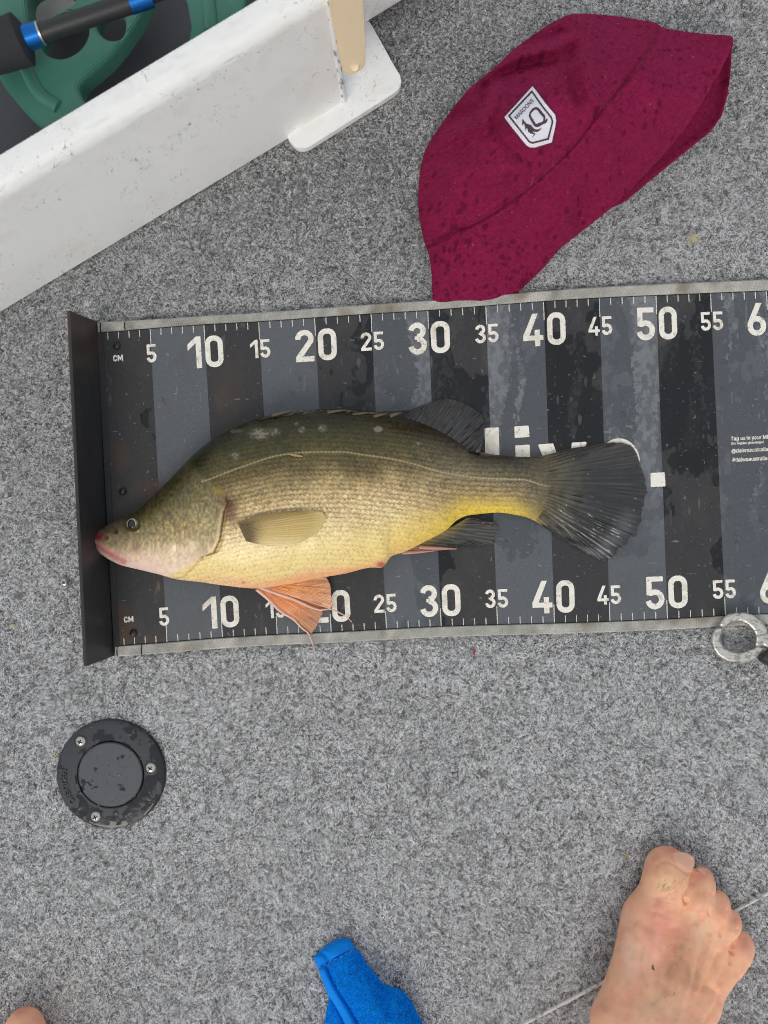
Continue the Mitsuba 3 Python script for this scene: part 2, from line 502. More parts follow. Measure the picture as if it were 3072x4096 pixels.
scene['skin_mat'] = {'type': 'twosided', 'bsdf': {'type': 'bumpmap', 'arbitrary': mikit.proc(lambda p, n, uv: noise(p.x * 1100, p.y * 1100, p.z * 1100) + 0.8 * noise(p.x * 420, p.y * 700, p.z * 500), 3e-4), 'scale': 0.00022,
                     'bsdf': {'type': 'principled', 'base_color': VC, 'roughness': 0.45, 'specular': 0.45}}}
B('nail_mat', base_color=(0.88, 0.50, 0.36), roughness=0.5, specular=0.3)
B('ink_mat', base_color=(0.05, 0.04, 0.06), roughness=0.9)
B('fish_skin', base_color=VC, roughness=0.30, specular=0.45, clearcoat=0.3, clearcoat_gloss=0.92)
B('fin_skin', base_color=VC, roughness=0.16, specular=0.6, clearcoat=0.6, clearcoat_gloss=0.95)
scene['tail_skin'] = {'type': 'mask', 'opacity': 0.87, 'bsdf': {'type': 'twosided', 'bsdf': {'type': 'principled', 'base_color': VC, 'roughness': 0.16, 'specular': 0.6, 'clearcoat': 0.6, 'clearcoat_gloss': 0.95}}}
scene['thin_fin'] = {'type': 'principledthin', 'base_color': VC, 'roughness': 0.35, 'diff_trans': 0.7}
B('eye_mat', base_color=VC, roughness=0.08, specular=0.6)
B('short_cloth', base_color=(0.05, 0.06, 0.09), roughness=0.9)
B('water_mat', base_color=(0.03, 0.05, 0.05), roughness=0.08)
B('crumb_mat', base_color=VC, roughness=0.9)

# ------------------------------------------------------------------ setting: carpet, water
q = np.array([[-1.6, -1.6, 0], [1.6, -1.6, 0], [1.6, 1.25, 0], [-1.6, 1.25, 0]], float)
m = trimesh.creation.box(bounds=[[-1.6, -1.6, -0.05], [1.6, 1.25, -0.0015]])
add('carpet', m, 'carpet_mat', label='grey flecked marine carpet on the boat deck', kind='structure')
m = trimesh.creation.box(bounds=[[-200, -200, -0.6], [200, 200, -0.5]])
add('water', m, 'water_mat', label='open water around the boat', kind='structure')

# the mat's printed lines, measured: (cm, top end, bottom end)
TICK_U = np.array([0, 5, 10, 15, 20, 25, 30, 35, 40, 45, 50, 55, 60, 66, 72.])
TOP_L = np.array([(388, 1329), (600, 1311), (815, 1295), (1034, 1283), (1258, 1267.5), (1484, 1252), (1711, 1238), (1943, 1220), (2174, 1202), (2397, 1188), (2624, 1178), (2842, 1169), (3066, 1160), (3335, 1149), (3600, 1138)], float)
BOT_L = np.array([(455, 2588), (668, 2572), (890, 2554), (1109, 2541), (1325, 2532), (1546, 2520), (1765, 2509), (1990, 2502), (2218, 2496), (2440, 2489), (2670, 2479), (2902, 2466), (3126, 2456), (3395, 2444), (3660, 2432)], float)
top_s, bot_s = PchipInterpolator(TICK_U, TOP_L), PchipInterpolator(TICK_U, BOT_L)
ZM = 0.0045


def M(u, v):
    u, v = np.broadcast_arrays(np.asarray(u, float), np.asarray(v, float))
    return top_s(u) * (1 - v[..., None]) + bot_s(u) * v[..., None]


HCM = 28.1      # cm from line to line
mat_px = sg.Polygon(np.vstack([M(np.linspace(0, 72, 30), -0.05), M(np.linspace(72, 0, 30), 1.05)]))

# fibres of the carpet
NF = 480000
fx = rng.uniform(-190, 3262, NF)
fy = rng.uniform(-190, 4286, NF)
keep = ~shapely.contains_xy(mat_px.buffer(-20), fx, fy)
drain_c, drain_r = np.array([441.8, 3098.0]), 218.0
keep &= np.hypot(fx - drain_c[0], fy - drain_c[1]) > drain_r - 4
d_line, _ = seg_dist(np.stack([fx, fy], 1), np.array([(1900, 4200), (2095, 4096), (2453, 3908), (2927, 3651), (3072, 3573), (3300, 3450)], float))
keep &= d_line > 9
box_n = np.array([-0.516, -0.8566])
box_t = np.array([0.8566, -0.516])
rel = np.stack([fx - 1536, fy - 2048], 1)
keep &= ~((rel @ box_n > 1490) & (rel @ box_t < 690))
fx, fy = fx[keep], fy[keep]
n = len(fx)
dirn = 2 * np.pi * nz(fx, fy, 260, 11, 3) * 1.6 + rng.normal(0, 0.9, n)
L = rng.uniform(0.0018, 0.0042, n)
bend = rng.normal(0, 1.4, n)
w = rng.uniform(0.00009, 0.00020, n)
base = at(fx, fy, 0)
pts = []
zt = rng.uniform(0.0002, 0.0014, n)
p0 = base.copy()
p0[:, 2] = -0.001
a1 = dirn - bend / 2
p1 = p0 + np.stack([np.cos(a1), np.sin(a1), 0 * a1], 1) * (L / 2)[:, None]
p1[:, 2] = zt
a2 = dirn + bend / 2
p2 = p1 + np.stack([np.cos(a2), np.sin(a2), 0 * a2], 1) * (L / 2)[:, None]
p2[:, 2] = zt * rng.uniform(0.1, 1.0, n)
s1 = np.stack([-np.sin(dirn), np.cos(dirn), 0 * dirn], 1) * w[:, None]
V = np.stack([p0 - s1, p0 + s1, p1 - s1, p1 + s1, p2 - s1 * 0.7, p2 + s1 * 0.7], 1).reshape(-1, 3)
o = (np.arange(n) * 6)[:, None, None]
Fb = np.array([[0, 2, 3], [0, 3, 1], [2, 4, 5], [2, 5, 3]])[None] + o
mott = nz(fx, fy, 11, 1, 2) - 0.5
mott2 = nz(fx, fy, 34, 2, 3) - 0.5
lev = np.clip(0.58 + 2.5 * mott + 0.8 * mott2 + rng.normal(0, 0.42, n), 0, 1)
lum = 0.06 + 1.04 * lev ** 1.1
lum = lum * (1 - 0.68 * damp_shade(fx, fy))
lum = np.minimum(lum, 0.92)
tint = np.stack([0.985 + 0 * lum, 1.0 + 0 * lum, 1.03 + 0.03 * rng.normal(0, 1, n)], 1)
stain = np.exp(-(((fx - 1880) / 90) ** 2 + ((fy - 3430) / 60) ** 2)) * 0 + 0.5 * np.exp(-(((fx - 960) / 60) ** 2 + ((fy - 3430) / 22) ** 2)) + 0.35 * np.exp(-(((fx - 240) / 130) ** 2 + ((fy - 3960) / 160) ** 2)) \
    + 0.5 * np.exp(-(((fx - 930) / 12) ** 2 + ((fy - 3333) / 14) ** 2))
col = lum[:, None] * tint
col = col * (1 - stain[:, None] * np.array([0.10, 0.30, 0.45]))
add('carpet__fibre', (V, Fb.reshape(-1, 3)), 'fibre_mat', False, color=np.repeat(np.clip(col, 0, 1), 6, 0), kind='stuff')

# thin joint strip in the carpet under the foot
pts = np.array([(1900, 4198), (2095, 4096), (2453, 3908), (2927, 3651), (3072, 3573), (3300, 3450)], float)
t = tube(at(pts[:, 0], pts[:, 1], 0.0022), 0.0015, 6)
add(thing('joint_strip', 'thin pale metal strip set in the carpet, passing under the bare foot', 'strip'), t, 'strip_metal', 30)

# ------------------------------------------------------------------ measuring mat
mat = thing('measuring_mat', 'long black and grey striped fish measuring mat with white centimetre numerals under the fish', 'measuring mat')
us = np.r_[np.linspace(-0.2, 70, 240)]
vs = np.linspace(-0.02, 1.02, 60)
U, Vv = np.meshgrid(us, vs, indexing='ij')


def zmat(u, v):
    return ZM + 0.0006 * np.sin(u * 0.9 + 3 * v) * np.exp(-((v - 0) / 0.06) ** 2) + 0 * u


px = M(np.clip(U, 0, 72), Vv)
P = at(px[..., 0], px[..., 1], ZM)
v_, f_ = grid_mesh(P)
f_ = up_facing(v_, f_)
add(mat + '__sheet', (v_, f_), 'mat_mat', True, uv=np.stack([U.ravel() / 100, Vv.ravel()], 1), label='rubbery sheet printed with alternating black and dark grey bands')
bottom = v_.copy()
bottom[:, 2] = 0.001
add(mat + '__underside', (bottom, f_[:, ::-1]), 'rivet_mat')


def rope(lines, side, wfun):
    """ribbed webbing sewn over a long edge: one rib per 0.95 mm"""
    L0 = resample(lines, 0.5)
    s = np.r_[0, np.cumsum(np.linalg.norm(np.diff(L0, axis=0), axis=1))]
    pitch = 4.27
    k = np.arange(0, s[-1], pitch / 4)
    x = np.stack([np.interp(k, s, L0[:, 0]), np.interp(k, s, L0[:, 1])], 1)
    tan = np.gradient(x, axis=0)
    tan /= np.linalg.norm(tan, axis=1, keepdims=True)
    nor = np.stack([tan[:, 1], -tan[:, 0]], 1) * side
    ph = np.arange(len(k)) % 4
    hgt = np.array([0.0, 0.5, 1.0, 0.5])[ph]
    prof = [(0.0, 0.2, 0), (0.08, 0.9, 1), (0.5, 1.0, 1), (0.92, 0.9, 1), (1.0, -1.6, 0.3)]
    wd = wfun(x[:, 0])
    wob = 2.0 * (nz(x[:, 0], x[:, 1] * 0, 40, 5, 2) - 0.5)
    rows, cols = [], []
    for a, zf, rib in prof:
        q = x + nor * (wd * a + (wob if a > 0.9 else 0))[:, None]
        z = ZM + 0.0011 * zf + 0.00045 * hgt * rib
        rows.append(at(q[:, 0], q[:, 1], z))
        g = nz(q[:, 0], q[:, 1], 60, 8, 3)
        c = np.where(hgt[:, None] > 0.4, lin(206, 205, 198)[None], lin(24, 24, 24)[None]) * (0.45 + 1.0 * g)[:, None]
        blk = sstep(0.58, 0.72, nz(q[:, 0], q[:, 1], 130, 18, 3))[:, None]
        c = c * (1 - 0.35 * blk * np.array([0.8, 1.0, 1.2]))
        cols.append(c)
    PP = np.stack(rows, 1)
    v, f = grid_mesh(PP)
    return (v, up_facing(v, f)), np.clip(np.stack(cols, 1).reshape(-1, 3), 0, 1)


uu = np.linspace(0.1, 71, 300)
wt = lambda x: np.interp(x, [400, 700, 1500, 2600, 3072], [40, 33, 36, 43, 44])
me, co = rope(M(uu, 0.0) + [0, 2], 1, wt)
add(mat + '__webbing', me, 'binding_mat', False, color=co, label='ribbed pale grey webbing sewn along the far edge')
me, co = rope(M(uu, 1.0) - [0, 2], -1, lambda x: 41 + 0 * x)
add(mat + '__webbing', me, 'binding_mat', False, color=co, label='ribbed pale grey webbing sewn along the near edge')
# sewing thread along the webbing and across its ends
for vv, sgn in ((0.0, 1), (1.0, -1)):
    l = M(np.linspace(0.3, 71, 200), vv) + [0, sgn * 4]
    add(mat + '__thread', tube(at(l[:, 0], l[:, 1], ZM + 0.0003), 0.00028, 5), 'dark_slot')
    for u0 in (0.35, 2.65):
        a, b = M(u0, vv), M(u0, vv)
        l = np.array([a + [0, sgn * 2], a - [2, sgn * 18], a - [0, sgn * 38]])
        add(mat + '__thread', tube(at(l[:, 0], l[:, 1], ZM + 0.0018), 0.0004, 5), 'dark_slot')

# stop wall
SX = np.linspace(0, 1, 24)
ZS = 0.057
b0, b1 = np.array([392, 1288.]), np.array([458, 2622.])
t0, t1 = np.array([280, 1243.]), np.array([347, 2664.])
base = b0 + (b1 - b0) * SX[:, None]
topl = t0 + (t1 - t0) * SX[:, None]
rows = []
pf = at(base[:, 0], base[:, 1], 0.0015)
pt = at(topl[:, 0], topl[:, 1], ZS)
for h in np.linspace(0, 1, 14):
    r = pf * (1 - h) + pt * h
    bow = 0.0012 * math.sin(h * math.pi)
    r[:, 0] += bow * np.sin(SX * 9)
    rows.append(r)
rows.append(rows[-1] + [-0.0016, 0, 0.0006])
rows.append(rows[-1] + [-0.0012, 0, -0.0010])
rows.append(np.c_[pf[:, :2] + [-0.0034, 0], np.full(len(pf), 0.0015)])
P = np.stack(rows, 1)
v_, f_ = grid_mesh(P)
ends = []
m = trimesh.Trimesh(v_, f_, process=False)
k = P.shape[1]
for i in (0, len(SX) - 1):
    ring = P[i]
    ends.append((np.vstack([ring, ring.mean(0)]), np.array([[j, (j + 1) % k, k] for j in range(k)])))
m = trimesh.util.concatenate([m] + [trimesh.Trimesh(a, b, process=False) for a, b in ends])
add(mat + '__stop_wall', m, 'stop_mat', 40, label='upright black stop wall with rusty brown stains at the zero end')
# flat foot of the stop, riveted to the sheet
foot = np.vstack([M(np.linspace(0.0, 0.55, 6), -0.012), M(np.linspace(0.55, 0.0, 6), 1.012)])
add(mat + '__stop_foot', slab(foot, 0.001, ZM + 0.0009, bevel=0.0006), 'stop_mat', 30)
for x, y in ((467, 1383), (491, 1966), (533, 2533)):
    c = at(x, y, ZM + 0.001)
    add(mat + '__rivet', lathe([(0, 0.0022), (0.0014, 0.0020), (0.0028, 0.0012), (0.0033, 0.0), (0.0, 0.0)], 20, c), 'rivet_mat', 40)


# ---- numerals
def arc(cx, cy, rx, ry, a0, a1, n=16):
    a = np.radians(np.linspace(a0, a1, n))
    return [(cx + rx * math.cos(t), cy + ry * math.sin(t)) for t in a]


SW = 0.165


def stroke(*lines, w=SW, cap='flat'):
    return shapely.union_all([sg.LineString(l).buffer(w / 2, cap_style=cap, join_style='mitre') for l in lines])


def ring(x0, y0, x1, y1, r, w=SW):
    o = sg.box(x0 + r, y0 + r, x1 - r, y1 - r).buffer(r)
    i = sg.box(x0 + r, y0 + r, x1 - r, y1 - r).buffer(r - w)
    return o.difference(i)


h = SW / 2
GL = {
    '0': (ring(0, 0, 0.58, 1, 0.27), 0.58),
    '1': (sg.Polygon([(0.27, 0), (0.44, 0), (0.44, 1), (0.29, 1), (0.0, 0.76), (0.0, 0.57), (0.27, 0.79)]), 0.44),
    '2': (stroke([(h, 0.70)] + arc(0.29, 0.715, 0.29 - h, 0.285 - h, 178, -22) + [(0.05, h)]).intersection(sg.box(-0.1, 0, 0.7, 1)).union(sg.box(0.0, 0, 0.58, SW)), 0.58),
    '3': (stroke(arc(0.28, 0.735, 0.27 - h, 0.265 - h, 172, -90), w=SW).union(stroke(arc(0.28, 0.285, 0.29 - h, 0.285 - h, 90, -172))).union(sg.box(0.2, 0.46, 0.34, 0.57)), 0.57),
    '4': (sg.Polygon([(0.30, 1), (0.47, 1), (0.19, 0.33), (0.62, 0.33), (0.62, 0.18), (0.0, 0.18), (0.0, 0.33)]).union(sg.box(0.36, 0, 0.52, 0.50)), 0.62),
    '5': (sg.box(0.03, 0.85, 0.54, 1).union(sg.box(0.03, 0.44, 0.19, 1)).union(stroke([(0.10, 0.50)] + arc(0.28, 0.305, 0.29 - h, 0.305 - h, 118, -170))), 0.57),
    '6': (ring(0, 0, 0.58, 0.60, 0.28).union(sg.Polygon([(0.0, 0.30), (0.0, 0.38), (0.29, 1), (0.47, 1), (0.17, 0.36)])), 0.58),
    'C': (ring(0, 0, 0.66, 1, 0.30, 0.20).difference(sg.box(0.40, 0.36, 0.9, 0.64)), 0.66),
    'M': (stroke([(0.1, 0), (0.1, 1)], [(0.8, 0), (0.8, 1)], w=0.2).union(stroke([(0.1, 0.97), (0.45, 0.28), (0.8, 0.97)], w=0.19)).intersection(sg.box(0, 0, 0.9, 1)), 0.9),
}


def glyph_mesh(poly, u0, v0, s):
    """poly: unit-height shape with origin at its centre; s: height in cm"""
    parts = []
    poly = poly.simplify(0.004)
    for g in getattr(poly, 'geoms', [poly]):
        def w(c):
            c = np.asarray(c)
            p = M(u0 + c[:, 0] * s, v0 - c[:, 1] * s / HCM)
            return at(p[:, 0], p[:, 1], ZM + 0.00025)[:, :2]
        q = sg.Polygon(w(g.segmentize(0.08).exterior.coords), [w(i.coords) for i in g.interiors]).buffer(0)
        for gg in getattr(q, 'geoms', [q]):
            e = trimesh.creation.extrude_polygon(gg, 0.0004, engine='earcut')
            e.apply_translation([0, 0, ZM - 0.00015])
            parts.append(e)
    return trimesh.util.concatenate(parts)


def number(txt, u0, v0, s, gap=0.12, name='numeral'):
    wd = [GL[c][1] for c in txt]
    tot = sum(wd) + gap * (len(txt) - 1)
    x = -tot / 2
    for c, wc in zip(txt, wd):
        g = affinity.translate(GL[c][0], x, -0.5)
        add(f'{mat}__{name}', glyph_mesh(g, u0, v0, s), 'print_mat')
        x += wc + gap


for u0 in range(5, 66, 5):
    big = u0 % 10 == 0
    hs = (2.83 if big else 1.62)
    dv = 0.0 if u0 > 8 else -0.008
    number(str(u0), u0, 2.50 / HCM + dv, hs, 0.13 if big else 0.11)
    number(str(u0), u0 + (0 if u0 > 5 else -0.15), 1 - 2.36 / HCM, hs, 0.13 if big else 0.11)
number('CM', 1.85, 2.45 / HCM, 0.55, 0.12, 'letter')
number('CM', 1.55, 1 - 2.36 / HCM, 0.53, 0.12, 'letter')
# tick marks, 1 cm apart: long ones at each 5
for vv, sgn in ((0.0, 1), (1.0, -1)):
    tk = []
    for u0 in range(1, 70):
        ln = 1.6 if u0 % 5 == 0 else 0.62
        c = sg.box(-0.028, 0, 0.028, ln)
        if vv == 0:
            c = affinity.scale(c, 1, -1, origin=(0, 0))
        tk.append(glyph_mesh(c, u0, vv + sgn * 0.1 / HCM, 1.0))
    add(mat + '__tick_mark', trimesh.util.concatenate(tk), 'print_mat', kind='stuff')

# big word, half hidden by the tail
cw = crop(1900, 1600, 0.4822)


def flat_px(px_pts, r=0.0, holes=()):
    w = lambda c: at(np.asarray(c)[:, 0], np.asarray(c)[:, 1], ZM + 0.00025)[:, :2]
    q = sg.Polygon(w(px_pts), [w(i) for i in holes])
    if r:
        q = q.buffer(-r).buffer(r)
    e = trimesh.creation.extrude_polygon(q, 0.0004, engine='earcut')
    e.apply_translation([0, 0, ZM - 0.00015])
    return e


for pts in ([(79, 233), (197, 226), (206, 640), (92, 646)], [(326, 219), (446, 212), (452, 306), (330, 315)], [(333, 377), (454, 370), (462, 640), (345, 640)],
            [(521, 368), (648, 360), (745, 620), (790, 480), (804, 353), (929, 346), (800, 690), (660, 690)], [(1456, 606), (1575, 598), (1580, 716), (1459, 723)]):
    add(mat + '__letter', flat_px(cw(pts), 0.0010), 'print_mat')
eo = np.array(arc(1195, 520, 174, 202, 0, 360, 60)[:-1])
ei = np.array(arc(1195, 520, 100, 125, 0, 360, 60)[:-1])
ring_e = sg.Polygon(eo, [ei]).difference(sg.Polygon([(1200, 560), (1420, 560), (1420, 640), (1200, 640)])).union(sg.box(1060, 490, 1368, 560))
add(mat + '__letter', flat_px(cw(list(ring_e.exterior.coords)), 0, [cw(list(i.coords)) for i in ring_e.interiors]), 'print_mat')


def words(txt, px0, py0, hpx, bold=True, name='lettering'):
    m = meshkit.text_mesh(txt, hpx, 1.0, bold)
    v = np.array(m.vertices)
    a = math.radians(3.0)
    x = px0 + v[:, 0] * math.cos(a) * 0.92 - (-v[:, 1]) * math.sin(a) * -1 * 0
    y = py0 - v[:, 0] * math.sin(a) * 0.92 - v[:, 1]
    w = at(x, y, ZM)
    w[:, 2] = ZM - 0.0001 + v[:, 2] * 0.00035
    add(f'{mat}__{name}', trimesh.Trimesh(w, m.faces, process=False), 'print_mat')


words('Tag us in your MEDIA', 2922, 1762, 14.5)
words('(for regular giveaways)', 2923, 1779, 9.5)
words('@daiwaaustralia', 2925, 1811, 15)
words('#daiwaaustralia', 2928, 1847, 15)

# ------------------------------------------------------------------ fish
fish = thing('fish', 'olive and gold freshwater perch with orange pelvic fins, lying on the striped mat', 'fish')
FT = np.array([(197, 1164), (200, 1157), (208, 1150), (222, 1141), (245, 1128), (270, 1115), (297, 1102), (318, 1082), (345, 1057), (380, 1021), (420, 980), (460, 949), (500, 927), (550, 906), (600, 894), (640, 888), (700, 884), (750, 885), (800, 888), (850, 897), (900, 910), (950, 931), (1000, 958), (1026, 972), (1078, 983), (1143, 987), (1190, 986)], float)
FB = np.array([(197, 1168), (200, 1180), (210, 1190), (222, 1200), (240, 1211), (262, 1221), (290, 1228), (340, 1240), (385, 1252), (430, 1257), (486, 1265), (551, 1271), (620, 1262), (705, 1246), (746, 1239), (806, 1226), (822, 1227), (834, 1217), (845, 1202), (872, 1193), (914, 1172), (963, 1146), (990, 1122), (1009, 1114), (1026, 1111.5), (1078, 1107.5), (1112, 1112), (1138, 1118), (1162, 1129), (1190, 1140)], float)
ft, fb = PchipInterpolator(FT[:, 0], FT[:, 1]), PchipInterpolator(FB[:, 0], FB[:, 1])
HU = PchipInterpolator([197, 205, 240, 290, 380, 470, 600, 750, 850, 950, 1050, 1130, 1190], np.array([4, 9, 16, 21, 30, 36, 38, 36, 31, 24, 16.0, 10.0, 4.0]) / 1000)
ZR = PchipInterpolator([197, 240, 300, 400, 550, 750, 900, 1030, 1130, 1190], np.array([19, 20, 22, 25, 26, 25, 20, 14, 11, 9]) / 1000)
LL = np.array([(380, 1060), (439, 1040), (483, 1023), (535, 1004), (600, 984), (640, 978), (686, 976), (735, 976), (784, 982), (833, 989), (898, 1003), (947, 1018), (996, 1027.5), (1077, 1034), (1130, 1036), (1169, 1047), (1214, 1058)], float)
ll = PchipInterpolator(LL[:, 0], LL[:, 1])
GILL = crop(200, 1900, 0.7836)([(895, 120), (905, 145), (885, 185), (872, 260), (862, 330), (832, 395), (772, 416)]) / K
GILL2 = crop(200, 1900, 0.7836)([(772, 416), (745, 460), (690, 515), (630, 535), (540, 515)]) / K


def fish_surface(nx, nv):
    xs = 197 + (1190 - 197) * np.linspace(0, 1, nx) ** 1.0
    xs = np.r_[197 + 0.02, 197.4, 198.5, 200, 202, xs[xs > 203]]
    th = np.linspace(0, np.pi, nv)
    c = (1 - np.cos(th)) / 2
    X = np.repeat(xs[:, None], nv, 1)
    Y = ft(xs)[:, None] * (1 - c) + fb(xs)[:, None] * c
    cc = np.abs(2 * c - 1)
    dome = (1 - cc ** 2.3) ** 0.60
    Z = ZR(xs)[:, None] + HU(xs)[:, None] * dome[None]
    return X, Y, Z, np.repeat(c[None], len(xs), 0)


X, Y, Z, Vc = fish_surface(1150, 330)
sh = X.shape
pxy = np.stack([X.ravel(), Y.ravel()], 1)
hx_ = np.interp(Y, [930, 1000, 1040, 1072, 1100, 1136, 1170, 1193, 1203, 1225, 1260], [395, 412, 448, 486, 478, 474, 466, 454, 436, 402, 330])
head = sstep(9, -9, X - hx_ + 16 * (nz(X, Y, 18, 91, 3) - 0.5) * (Y < 1075))
# --- relief
dg, _ = seg_dist(pxy, GILL)
dg = dg.reshape(sh)
# signed side of the gill edge: left (head side) is proud
gy = np.clip(Y, GILL[:, 1].min(), GILL[:, 1].max())
gx = np.interp(gy, GILL[:, 1], GILL[:, 0])
within = sstep(GILL[0, 1] - 25, GILL[0, 1] + 25, Y) * sstep(GILL[-1, 1] + 14, GILL[-1, 1] - 4, Y)
sd = X - gx
prouder = np.where(sd < 0, np.exp(sd / 34.0), np.exp(-sd / 1.0)) * within
rel = 0.0030 * prouder - 0.0022 * np.exp(-((sd - 5) / 5.0) ** 2) * within
dg2, _ = seg_dist(pxy, GILL2)
dg2 = dg2.reshape(sh)
rel += -0.0011 * np.exp(-(dg2 / 2.6) ** 2)
c5 = crop(200, 1900, 0.7836)
# preopercle, maxilla, jaw, nostrils
PRE = c5([(560, 130), (610, 190), (640, 260), (650, 340), (620, 420), (560, 470)]) / K
d1 = seg_dist(pxy, spline(PRE, 2))[0].reshape(sh)
rel += -0.0005 * np.exp(-(d1 / 5) ** 2)
MAX = spline(c5([(262, 322), (310, 350), (370, 375), (400, 400), (395, 440), (370, 446)]) / K, 2)
dm_ = seg_dist(pxy, MAX)[0].reshape(sh)
rel += -0.0008 * np.exp(-(dm_ / 2.2) ** 2)
MOUTH = spline(c5([(208, 345), (225, 352), (255, 372), (300, 400), (340, 425), (375, 445)]) / K, 2)
dmo = seg_dist(pxy, MOUTH)[0].reshape(sh)
rel += -0.0010 * np.exp(-(dmo / 1.8) ** 2) + 0.0008 * np.exp(-((dmo - 6) / 4) ** 2)
for (a, b, r) in ((335, 290, 8), (290, 322, 7)):
    c = c5([(a, b)])[0] / K
    d = np.hypot(X - c[0], Y - c[1])
    rel += -0.0011 * np.exp(-(d / (r * 0.38)) ** 2) + 0.0004 * np.exp(-((d - r * 0.5) / 2) ** 2)
EYE = c5([(421, 253)])[0] / K
de = np.hypot((X - EYE[0]) / 1.08, Y - EYE[1])
rel += 0.0012 * np.exp(-((de - 15.5) / 3.2) ** 2) - 0.0022 * sstep(13.5, 9, de)
# head lumps
rel += (0.0018 * (nz(X, Y, 24, 21, 4) - 0.5) + 0.0007 * (nz(X, Y, 6, 23, 2) - 0.5) * sstep(420, 280, X)) * head + 0.0026 * (nz(X, Y, 80, 22, 2) - 0.5)
# scales
a_ = X / 10.6 + 1.1 * (nz(X, Y, 90, 30, 3) - 0.5) + 0.5 * (nz(X, Y, 14, 34, 2) - 0.5)
latx = ll(np.clip(X, 400, 1210))
b_ = (Y - 0.62 * (latx - 1000)) / 10.2 + 0.7 * (nz(X, Y, 110, 31, 3) - 0.5) + 0.42 * (nz(X, Y, 13, 35, 2) - 0.5)
row = np.floor(b_)
qv = b_ - row
pa = a_ + 0.5 * (row % 2)
fr = pa - np.floor(pa)
zig = np.abs(fr - 0.5) * 2
cell = np.sin(np.floor(pa) * 12.9898 + row * 78.233) * 43758.5453
cell = cell - np.floor(cell)
line = np.exp(-(((qv - (0.22 + 0.48 * zig)) / 0.13) ** 2))
line2 = np.exp(-(((qv - 1 - (0.22 + 0.48 * zig)) / 0.13) ** 2))
line = np.maximum(line, line2)
scal = (1 - head) * sstep(1195, 1150, X)
hsc = (1 - np.clip(((fr - 0.5) ** 2 + (qv - 0.5) ** 2) * 2.6, 0, 1))
rel += scal * (0.00020 * hsc + 0.00010 * line) * (1 - 0.7 * sstep(0.66, 0.9, Vc))
# lateral line
dl = np.abs(Y - latx) / np.sqrt(1 + np.gradient(ll(np.arange(400, 1215.0)))[np.clip(X.astype(int) - 400, 0, 814)] ** 2)
lat = np.exp(-(dl / 1.5) ** 2) * (X > 436)
rel += 0.0003 * lat * scal
edge_fade = np.clip(4 * Vc * (1 - Vc) * 4, 0, 1)
Zs = Z + rel * edge_fade
# --- colours
stops = [0, 0.10, 0.22, 0.34, 0.44, 0.54, 0.66, 0.80, 0.92, 1.0]
front = np.array([lin(34, 35, 13), lin(50, 49, 20), lin(75, 69, 30), lin(104, 89, 52), lin(164, 143, 98), lin(206, 180, 132), lin(226, 199, 148), lin(242, 214, 148), lin(244, 214, 146), lin(240, 194, 146)])  # middle stops raised: gold sheen of the flank painted into the colour
rear = np.array([lin(44, 43, 33), lin(62, 57, 42), lin(92, 84, 61), lin(112, 103, 77), lin(132, 117, 88), lin(146, 127, 90), lin(166, 142, 92), lin(190, 164, 86), lin(222, 192, 80), lin(226, 196, 84)])
headc = np.array([lin(50, 47, 28), lin(66, 61, 36), lin(86, 79, 48), lin(110, 100, 62), lin(128, 116, 82), lin(150, 135, 98), lin(184, 163, 128), lin(212, 188, 160), lin(226, 200, 178), lin(230, 198, 182)])


def ramp(table, t):
    return np.stack([np.interp(t, stops, table[:, i]) for i in range(3)], -1)


# position across the flank: measured from the back line down, with the belly line of the tail
t = np.clip(Vc + 0.14 * (nz(X, Y, 60, 40, 4) - 0.5), 0, 1)
kr = sstep(820, 1010, X)[..., None]
C = ramp(front, t) * (1 - kr) + ramp(rear, t) * kr
yel = sstep(700, 900, X) * sstep(0.66, 0.95, Vc) * sstep(1180, 1110, X)
C = C * (1 - 0.4 * yel[..., None]) + 0.4 * yel[..., None] * lin(228, 198, 78)
tailb = sstep(1090, 1180, X)[..., None]
C = C * (1 - 0.75 * tailb) + 0.75 * tailb * (lin(92, 86, 66) * (0.5 + 1.0 * nz(X, Y, 16, 44, 3))[..., None])
# scale pattern
vis = scal * (0.85 + 0.15 * sstep(0.05, 0.35, Vc)) * (1 - 0.62 * sstep(0.60, 0.85, Vc))
g1 = nz(X, Y, 3.4, 51, 2)
dark = sstep(0.42, 0.62, 1 - hsc)
patch = 0.25 + 1.0 * nz(X, Y, 45, 95, 3)
C = C * (1 + vis * patch * (0.46 * line - 0.24 * dark - 0.05 + 0.42 * (cell - 0.5)))[..., None]
C = C * (1 + (1.5 * (g1 - 0.5)) * (0.45 + 0.55 * scal) * (0.22 + 0.78 * sstep(0.92, 0.5, Vc)))[..., None]
rowdark = np.exp(-((qv - 0.02) / 0.13) ** 2) + np.exp(-((qv - 0.98) / 0.13) ** 2)
C = C * (1 - 0.22 * vis * patch * rowdark * sstep(0.15, 0.4, Vc) * sstep(0.85, 0.6, Vc))[..., None]
spk = sstep(0.63, 0.70, nz(X, Y, 2.6, 54, 2)) * sstep(0.45, 0.75, Vc) * (1 - head)
C = C * (1 - 0.26 * spk)[..., None]
